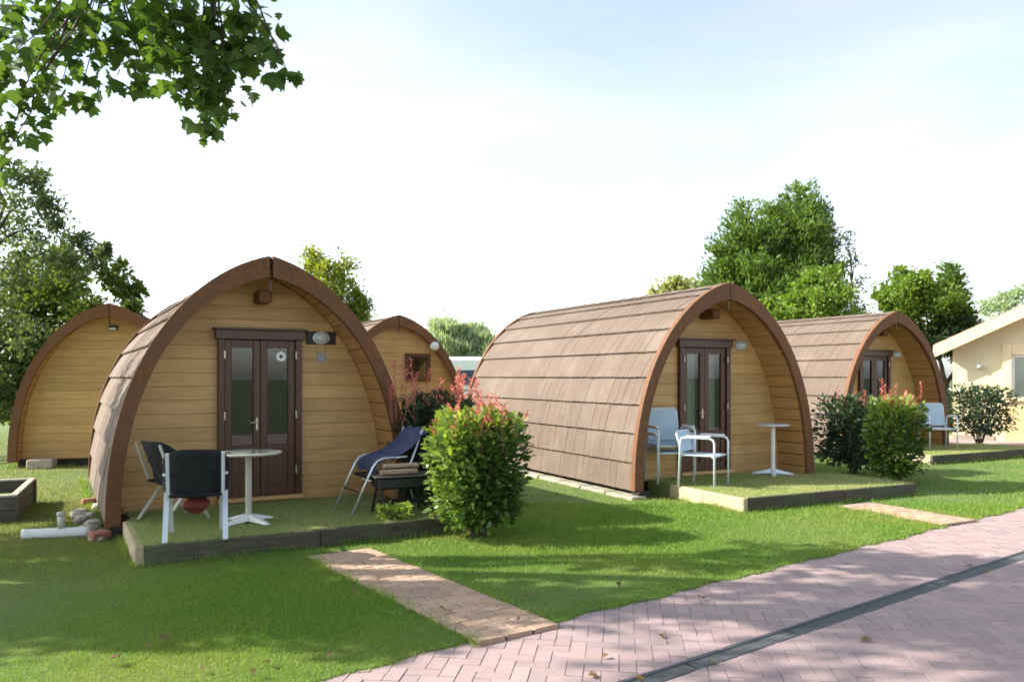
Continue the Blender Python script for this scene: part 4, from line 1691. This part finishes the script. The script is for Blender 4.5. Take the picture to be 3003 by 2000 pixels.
def alu_chair(label, loc, rz, back=.88, group='white stackable garden armchairs'):
    root = thing('garden_armchair', label, 'chair', loc, rz, group)
    for s in (-1, 1):
        x = s * .27
        MB().tube([(x, .25, 0), (x, .25, .60), (x, .23, .645), (x, .18, .665), (x, -.16, .665), (x, -.21, .65), (x, -.225, .60), (x, -.25, 0)], .014, 8).build('side_frame', M['alupale'], root, True)
        MB().box((x, .03, .685), (.05, .34, .018), .007).build('armrest', M['white'], root)
    for y in (.22, -.22):
        MB().tube([(-.262, y, .415), (.262, y, .415)], .012, 8).build('seat_rail', M['alupale'], root, True)
    MB().box((0, 0, .425), (.50, .45, .012), .005).build('seat', M['bluemesh'], root)
    m = MB().tube([(-.235, -.21, .42), (-.225, -.30, back - .03), (-.19, -.305, back), (.19, -.305, back), (.225, -.30, back - .03), (.235, -.21, .42)], .013, 8)
    bf = m.build('back_frame', M['alupale'], root, True)
    MB().add([(-.226, -.222, .47), (.226, -.222, .47), (.215, -.298, back - .01), (-.215, -.298, back - .01)], [(0, 1, 2, 3)]).build('back_panel', M['bluemesh'], bf)
    return root


alu_chair('lower of two stacked white garden armchairs left of the middle pod door', (*to_world('C', -.92, .24), DECKH), R(26 + 180 - 14), .92)
alu_chair('upper of two stacked white garden armchairs left of the middle pod door', (*to_world('C', -.915, .225), DECKH + .10), R(26 + 180 - 14), .92)
alu_chair('low-backed white garden armchair in front of the middle pod door', (*to_world('C', -.80, -.36), DECKH), R(26 + 180 + 30), .74)
alu_chair('pale blue garden armchair on the far deck behind the shrub', (7.62 * K, 14.40 * K, DECKH), R(26 + 150), .92)


def barbecue():
    x, y = -1.22, 8.78
    root = thing('barbecue', 'low black barbecue trolley beside the clipped shrub', 'barbecue', (x, y, DECKH), R(24))
    MB().box((0, 0, .345), (.56, .34, .13), .02).build('fire_bowl', M['blackmetal'], root)
    MB().box((0, 0, .418), (.66, .40, .018), .006).build('rim', M['planter'], root)
    for sx in (-1, 1):
        for sy in (-1, 1):
            m = MB()
            bar(m, (sx * .27, sy * .16, 0), (sx * .22, sy * .13, .32), .024, .024)
            m.build('leg', M['blackmetal'], root)
    MB().box((0, 0, .13), (.46, .28, .014), .004).build('shelf', M['blackmetal'], root)
    MB().tube([(-.34, -.1, .38), (-.39, -.1, .38), (-.39, .1, .38), (-.34, .1, .38)], .010, 8).build('handle', M['alu'], root, True)
    for i, (dx, dy, dz, L, w, h, rz) in enumerate(((-.04, -.08, .427, .40, .13, .062, .05), (-.02, .08, .427, .42, .11, .058, -.04), (.0, -.01, .492, .38, .16, .05, .02))):
        m = MB()
        k = 7
        vs = []
        for q in range(5):
            xx = -L / 2 + L * q / 4
            for i2 in range(k):
                t = 2 * math.pi * i2 / k
                vs.append((xx, w / 2 * math.cos(t) * (1 + .06 * math.sin(q * 2 + i2)), h / 2 + h / 2 * math.sin(t) * (1 + .05 * math.cos(q + 2 * i2))))
        fs = [(q * k + i2, q * k + (i2 + 1) % k, (q + 1) * k + (i2 + 1) % k, (q + 1) * k + i2) for q in range(4) for i2 in range(k)] + [tuple(range(k))[::-1], tuple(range(4 * k, 5 * k))]
        o = m.add(vs, fs).build('firewood_log', M['firewood'])
        c, s = math.cos(R(24)), math.sin(R(24))
        o.location = (x + dx * c - dy * s, y + dx * s + dy * c, DECKH + dz)
        o.rotation_euler = (0, 0, R(24) + rz)
        tag(o, ('pale split log on the near side of the barbecue', 'pale split log on the far side of the barbecue', 'topmost pale split log lying on the barbecue')[i], 'log', 'split logs on the barbecue')


barbecue()

# ------------------------------------------------------------------ left side odds and ends
pl = thing('planter_box', 'weathered timber planter box at the left edge before the left pod', 'planter', (-4.95 * K, 8.0 * K, 0), R(24.5))
Lp, Wp, Hp = 1.62, 1.5, .30
for side, (p, q) in enumerate((((-Wp, 0), (0, 0)), ((-Wp, Lp), (0, Lp)), ((0, 0), (0, Lp)), ((-Wp, 0), (-Wp, Lp)))):
    for j in range(2):
        p3, q3 = Vector((*p, 0)), Vector((*q, 0))
        d = q3 - p3
        m = MB().box((0, 0, 0), (d.length + (.04 if side < 2 else -.045), .04, Hp / 2 - .006), .006).mesh('plank', M['planter'])
        link('plank', m, pl, ((p3.x + q3.x) / 2, (p3.y + q3.y) / 2, Hp / 4 + j * Hp / 2), math.atan2(d.y, d.x))
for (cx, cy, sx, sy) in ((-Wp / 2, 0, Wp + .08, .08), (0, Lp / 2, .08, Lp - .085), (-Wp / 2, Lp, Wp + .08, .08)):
    MB().box((cx, cy, Hp + .012), (sx, sy, .026), .006).build('top_rail', M['stone'], pl)  # wooden rail; the pale stone tone carries its sunlit look
for cx, cy in ((-.0, .0), (0, Lp)):
    MB().box((cx + .03, cy - .03, Hp / 2), (.05, .05, Hp), .006).build('corner_post', M['planter'], pl)
MB().box((-Wp / 2, Lp / 2, Hp * .28), (Wp - .05, Lp - .05, Hp * .5)).build('soil', M['soil'], pl)

x, y = to_world('B', -1.12, .02)
st = tag(MB().box((0, 0, .085), (.42, .34, .17), .015).build('step_block', M['concrete']), 'beige concrete step block under the left pod wall', 'step')
st.location = (x, y, 0)
st.rotation_euler = (0, 0, PODS['B'][1])

pp = thing('waste_pipe', 'white plastic pipe with upright stub lying by the nearest pod', 'pipe', (-4.10 * K, 7.22 * K, .055), R(14))
MB().tube([(-.30, 0, 0), (-.27, 0, 0), (.28, 0, 0), (.33, .01, 0)], [.058, .055, .055, .055], 16).build('pipe_run', M['white'], pp, True)
MB().tube([(.06, 0, .05), (.06, 0, .19)], .034, 14).tube([(.06, 0, .18), (.06, 0, .215)], .042, 14).build('pipe_stub', M['cream'], pp, True)


def rock(seed, sx, sy, sz):
    r = random.Random(seed)
    m = MB()
    vs = []
    n, k = 8, 5
    for j in range(k + 1):
        f = math.pi * j / k
        for i in range(n):
            t = 2 * math.pi * i / n
            q = 1 + r.uniform(-.16, .16)
            vs.append((sx * q * math.sin(f) ** .7 * math.cos(t), sy * q * math.sin(f) ** .7 * math.sin(t), -sz * math.cos(f)))
    return m.add(vs, [(j * n + i, j * n + (i + 1) % n, (j + 1) * n + (i + 1) % n, (j + 1) * n + i) for j in range(k) for i in range(n)])


for i in range(16):
    u = -PH_W - random.uniform(.0, .26)
    v = random.uniform(-.05, 2.6) if i > 5 else random.uniform(-.1, .5)
    x, y = to_world('A', u, v)
    isb = i in (0, 3, 8)
    sz = random.uniform(.035, .06)
    if isb:
        o = MB().box((0, 0, .04), (.19, .095, .07), .012).build('brick_piece', M['brick'])
        tag(o, 'broken red brick in the rubble beside the nearest pod', 'brick', 'broken bricks beside the nearest pod')
    else:
        o = rock(i, random.uniform(.07, .13), random.uniform(.06, .1), sz).build('rubble_stone', M['stone'], None, False)
        tag(o, 'pale rubble stone along the foot of the nearest pod', 'stone', 'rubble stones along the nearest pod')
    o.location = (x, y, 0.02 if isb else sz * .8)
    o.rotation_euler = (random.uniform(-.1, .1), random.uniform(-.1, .1), random.uniform(0, 3))
# pale footing strip and support blocks under the long side of the middle pod
for i in range(9):
    x, y = to_world('C', -PH_W - .03, .22 + i * .66)
    o = MB().box((0, 0, .02), (.24 + random.uniform(-.03, .04), .60 + random.uniform(-.04, .04), .07), .012).build('footing_slab', M['concrete'])
    o.location = (x, y, 0)
    o.rotation_euler = (0, 0, PODS['C'][1] + random.gauss(0, .03))
    tag(o, 'pale concrete footing slab under the long shingled side of the middle pod', 'slab', 'footing slabs of the middle pod')
for pk, lab in (('A', 'dark support block at the left foot of the nearest pod'), ('C', 'dark support block at the left foot of the middle pod')):
    x, y = to_world(pk, -PH_W + .10, .03)
    o = MB().box((0, 0, BASEZ / 2 - .002), (.20, .16, BASEZ - .006), .008).build('support_block', M['blackwood'])
    o.location = (x, y, 0)
    o.rotation_euler = (0, 0, PODS[pk][1])
    tag(o, lab, 'block')


# ------------------------------------------------------------------ cream building at the right
def building():
    ox, oy = 11.03, 21.0
    rz = math.atan2(-.5, .87)
    root = thing('bungalow', 'cream rendered building with gable roof at the right edge', 'building', (ox, oy, 0), rz)
    half, ez, sl = 4.2, 2.50, .485
    ov = .40
    dep = 9.4
    # wall: gable polygon in x (along) with window opening
    x0, x1 = ov, 2 * half - ov
    wx0, wx1, wz0, wz1 = 1.56, 2.95, 1.05, 2.34
    wall = MB()

    def roofz(x):
        return ez - .10 + sl * (x if x < half else 2 * half - x)
    cols = [x0, wx0, wx1, half, x1]
    for a, b in zip(cols, cols[1:]):
        za, zb = roofz(a), roofz(b)
        if abs(a - wx0) < 1e-6:
            wall.add([(a, .47, 0), (b, .47, 0), (b, .47, wz0), (a, .47, wz0)], [(0, 1, 2, 3)])
            wall.add([(a, .47, wz1), (b, .47, wz1), (b, .47, zb), (a, .47, za)], [(0, 1, 2, 3)])
        else:
            wall.add([(a, .47, 0), (b, .47, 0), (b, .47, zb), (a, .47, za)], [(0, 1, 2, 3)])
    for xx in (x0, x1):
        wall.add([(xx, .47, 0), (xx, dep, 0), (xx, dep, roofz(xx)), (xx, .47, roofz(xx))], [(0, 1, 2, 3)])
    wall.add([(x0, dep, 0), (x1, dep, 0), (x1, dep, roofz(x1)), (half, dep, roofz(half)), (x0, dep, roofz(x0))], [(0, 1, 2, 3, 4)])
    # window reveals
    wall.add([(wx0, .47, wz0), (wx1, .47, wz0), (wx1, .64, wz0), (wx0, .64, wz0), (wx0, .47, wz1), (wx1, .47, wz1), (wx1, .64, wz1), (wx0, .64, wz1)],
             [(0, 1, 2, 3), (4, 5, 6, 7), (0, 3, 7, 4), (1, 2, 6, 5)])
    wall.build('wall', M['render'], root)
    # roof slabs and verge boards
    for s in (0, 1):
        def X(q):
            return q if s == 0 else 2 * half - q
        t = .12
        m = MB()
        vs = [(X(0), 0.03, ez), (X(half), 0.03, ez + sl * half), (X(half), dep + .3, ez + sl * half), (X(0), dep + .3, ez)]
        vs += [(a, b, c - t) for a, b, c in vs]
        m.add(vs, [(0, 1, 2, 3), (7, 6, 5, 4), (0, 4, 5, 1), (1, 5, 6, 2), (2, 6, 7, 3), (3, 7, 4, 0)])
        rf = m.build('roof', M['creamboard'], root)
        tl = MB()
        for i in range(14):
            q0, q1 = half * i / 14, half * (i + 1) / 14 + .03
            vs = [(X(q0), .0, ez + sl * q0 + .035), (X(q1), .0, ez + sl * q1 + .008), (X(q1), dep + .32, ez + sl * q1 + .008), (X(q0), dep + .32, ez + sl * q0 + .035)]
            vs += [(a, b, c - .03) for a, b, c in vs]
            tl.add(vs, [(0, 1, 2, 3), (0, 4, 5, 1), (3, 7, 4, 0)])
        tag(tl.build('roof_tiles', M['rooftile'], rf), kind='stuff')
        vb = MB()
        vs = [(X(-.04), -.012, ez - .02), (X(half), -.012, ez - .0 + sl * half + .01), (X(half), -.012, ez + sl * half - .30), (X(-.04), -.012, ez - .34),
              (X(-.04), .028, ez - .02), (X(half), .028, ez + sl * half + .01), (X(half), .028, ez + sl * half - .30), (X(-.04), .028, ez - .34)]
        vb.add(vs, [(0, 1, 2, 3), (7, 6, 5, 4), (0, 4, 5, 1), (1, 5, 6, 2), (2, 6, 7, 3), (3, 7, 4, 0)])
        vb.build('verge_board', M['verge'], root)
    # window: outer casing, inner sash, pane
    m = MB()
    fw = .20
    m.box((wx0 + fw / 2 - .04, .45, (wz0 + wz1) / 2 + .05), (fw, .10, wz1 - wz0 + .22), .01)
    m.box((wx1 - fw / 2 + .04, .45, (wz0 + wz1) / 2 + .05), (fw, .10, wz1 - wz0 + .22), .01)
    m.box(((wx0 + wx1) / 2, .45, wz1 + .01), (wx1 - wx0 - 2 * fw + .078, .098, .26), .01)
    m.box(((wx0 + wx1) / 2, .45, wz0 + .04), (wx1 - wx0 - 2 * fw + .078, .13, .10), .01)
    wf = m.build('window_frame', M['verge'], root)
    m = MB()
    for xx in (wx0 + fw - .01, wx1 - fw + .01):
        m.box((xx, .49, (wz0 + wz1) / 2), (.07, .06, wz1 - wz0 - .24), .006)
    m.box(((wx0 + wx1) / 2, .49, wz1 - .15), (wx1 - wx0 - 2 * fw, .06, .06), .006)
    m.build('sash', M['white'], wf)
    MB().add([(wx0, .54, wz0), (wx1, .54, wz0), (wx1, .54, wz1), (wx0, .54, wz1)], [(0, 1, 2, 3)]).build('blind', M['blind'], wf)
    MB().add([(wx0 + .1, .51, wz0), (wx1 - .1, .51, wz0), (wx1 - .1, .51, wz1 - .05), (wx0 + .1, .51, wz1 - .05)], [(0, 1, 2, 3)]).build('pane', M['tglass'], wf)
    # yellow boards below the window
    for i in range(5):
        MB().box(((wx0 + wx1) / 2 + .45, .457, .09 + i * .178), (wx1 - wx0 + .9, .03, .172), .006).build('cladding_board', M['creamboard'], root)
    lm = MB().box((1.0, .45, 1.93), (.07, .05, .10), .01).build('wall_lamp', M['greyplastic'], root)
    MB().lathe([(0, -.06), (.06, -.05), (.075, .03), (.03, .07), (0, .075)], (1.0, .38, 1.93), 14).build('lamp_glass', M['frost'], lm, True)
    # concrete plinth
    MB().box(((x0 + wx0 - .22) / 2, .46, .075), (wx0 - .22 - x0, .05, .15), .006).build('plinth', M['concrete'], root)
    return root


building()


# ------------------------------------------------------------------ caravan in the gap
def caravan():
    root = thing('caravan', 'white touring caravan seen in the gap between the pods', 'caravan', (-1.9, 37.5, 0), R(4))
    L, Wd = 5.2, 2.2
    sec = []
    for x, zt, zb in ((-L / 2, 1.25, .95), (-L / 2 + .10, 1.95, .60), (-L / 2 + .45, 2.40, .48), (-1.0, 2.56, .45), (1.0, 2.56, .45), (L / 2 - .4, 2.45, .48), (L / 2 - .08, 2.1, .55), (L / 2, 1.3, .9)):
        sec.append((x, zt, zb))
    m = MB()
    vs, fs = [], []
    for x, zt, zb in sec:
        r = .14
        for y, z in ((-Wd / 2 + r, zt), (Wd / 2 - r, zt), (Wd / 2, zt - r), (Wd / 2, zb + r), (Wd / 2 - r, zb), (-Wd / 2 + r, zb), (-Wd / 2, zb + r), (-Wd / 2, zt - r)):
            vs.append((x, y, z))
    for i in range(len(sec) - 1):
        for k in range(8):
            fs.append((i * 8 + k, i * 8 + (k + 1) % 8, i * 8 + 8 + (k + 1) % 8, i * 8 + 8 + k))
    fs += [tuple(range(8))[::-1], tuple(range(8 * (len(sec) - 1), 8 * len(sec)))]
    body = m.add(vs, fs).build('body', M['caravan'], root)
    for x0, x1 in ((-1.9, -.95), (-.65, .25), (.55, 1.75)):
        w = MB().box(((x0 + x1) / 2, -Wd / 2 - .012, 1.62), (x1 - x0, .03, .68), .012).build('window', M['cwin'], body)
        MB().box(((x0 + x1) / 2, -Wd / 2 - .030, 1.29), (x1 - x0 + .04, .02, .035), .006).build('window_trim', M['greyplastic'], w)
    MB().box((0, -Wd / 2 - .006, 1.05), (L - .9, .012, .10)).build('stripe', M['greyplastic'], body)
    for s in (-1, 1):
        tw = MB()
        prof_w = [(0, -.09), (.20, -.09), (.31, -.08), (.33, 0), (.31, .08), (.20, .09), (0, .09)]
        n = 20
        vs = []
        for k in range(n):
            t = 2 * math.pi * k / n
            for r, z in prof_w:
                vs.append((.1 + r * math.cos(t), s * (Wd / 2 - .15) + z, .33 + r * math.sin(t)))
        q = len(prof_w)
        tw.add(vs, [(k * q + i, ((k + 1) % n) * q + i, ((k + 1) % n) * q + i + 1, k * q + i + 1) for k in range(n) for i in range(q - 1)])
        tw.build('wheel', M['blackmetal'], root, True)
    MB().tube([(-L / 2 + .3, -.5, .5), (-L / 2 - .9, 0, .45), (-L / 2 + .3, .5, .5)], .05, 8).build('drawbar', M['greyplastic'], root)
    MB().tube([(-L / 2 - .82, 0, .45), (-L / 2 - .82, 0, 0)], .04, 8).build('jockey_leg', M['greyplastic'], root)


caravan()


# ------------------------------------------------------------------ fallen leaves
def fallen(n, pts, label, group):
    protos = []
    for i in range(3):
        V, F = leaves(np.zeros((1, 3)), np.array([[1.0, 0, .05 * i]]), .060, .056, 'maple', .05, .25 + .15 * i)
        V[:, 2] -= V[:, 2].min()
        me = bpy.data.meshes.new('fallen_leaf')
        me.from_pydata(V.tolist(), [], F.tolist())
        me.materials.append(M['deadleaf'])
        protos.append(me)
    for i, (x, y, z) in enumerate(pts):
        o = link('fallen_leaf', protos[i % 3], None, (x, y, z), random.uniform(0, 6.28))
        s = random.uniform(.7, 1.15)
        o.scale = (s, s, s)
        tag(o, label, 'leaf', group)


def gpt(px, py, z=0.0):
    Y = FPX * (CAMZ - z) / (py - HORY)
    return ((px - 512) / FPX * Y, Y, z)


fallen(0, [gpt(x, y, .001) for x, y in ((588, 676), (635, 680), (608, 657), (712, 665), (660, 636), (520, 622), (968, 566), (985, 570), (700, 600), (870, 640))],
       'fallen dry maple leaf lying on the brick road', 'dry leaves on the road')
fallen(0, [gpt(x, y, .035) for x, y in ((205, 668), (268, 664), (255, 672), (150, 645), (158, 640), (350, 592), (517, 580), (530, 599), (617, 585),
                                       (98, 590), (120, 660), (330, 655))],
       'fallen dry maple leaf lying on the lawn grass', 'dry leaves on the lawn')
fallen(0, [gpt(x, y, .032) for x, y in ((440, 607), (446, 613), (380, 580))], 'fallen dry maple leaf lying on the brick path', 'dry leaves on the path')
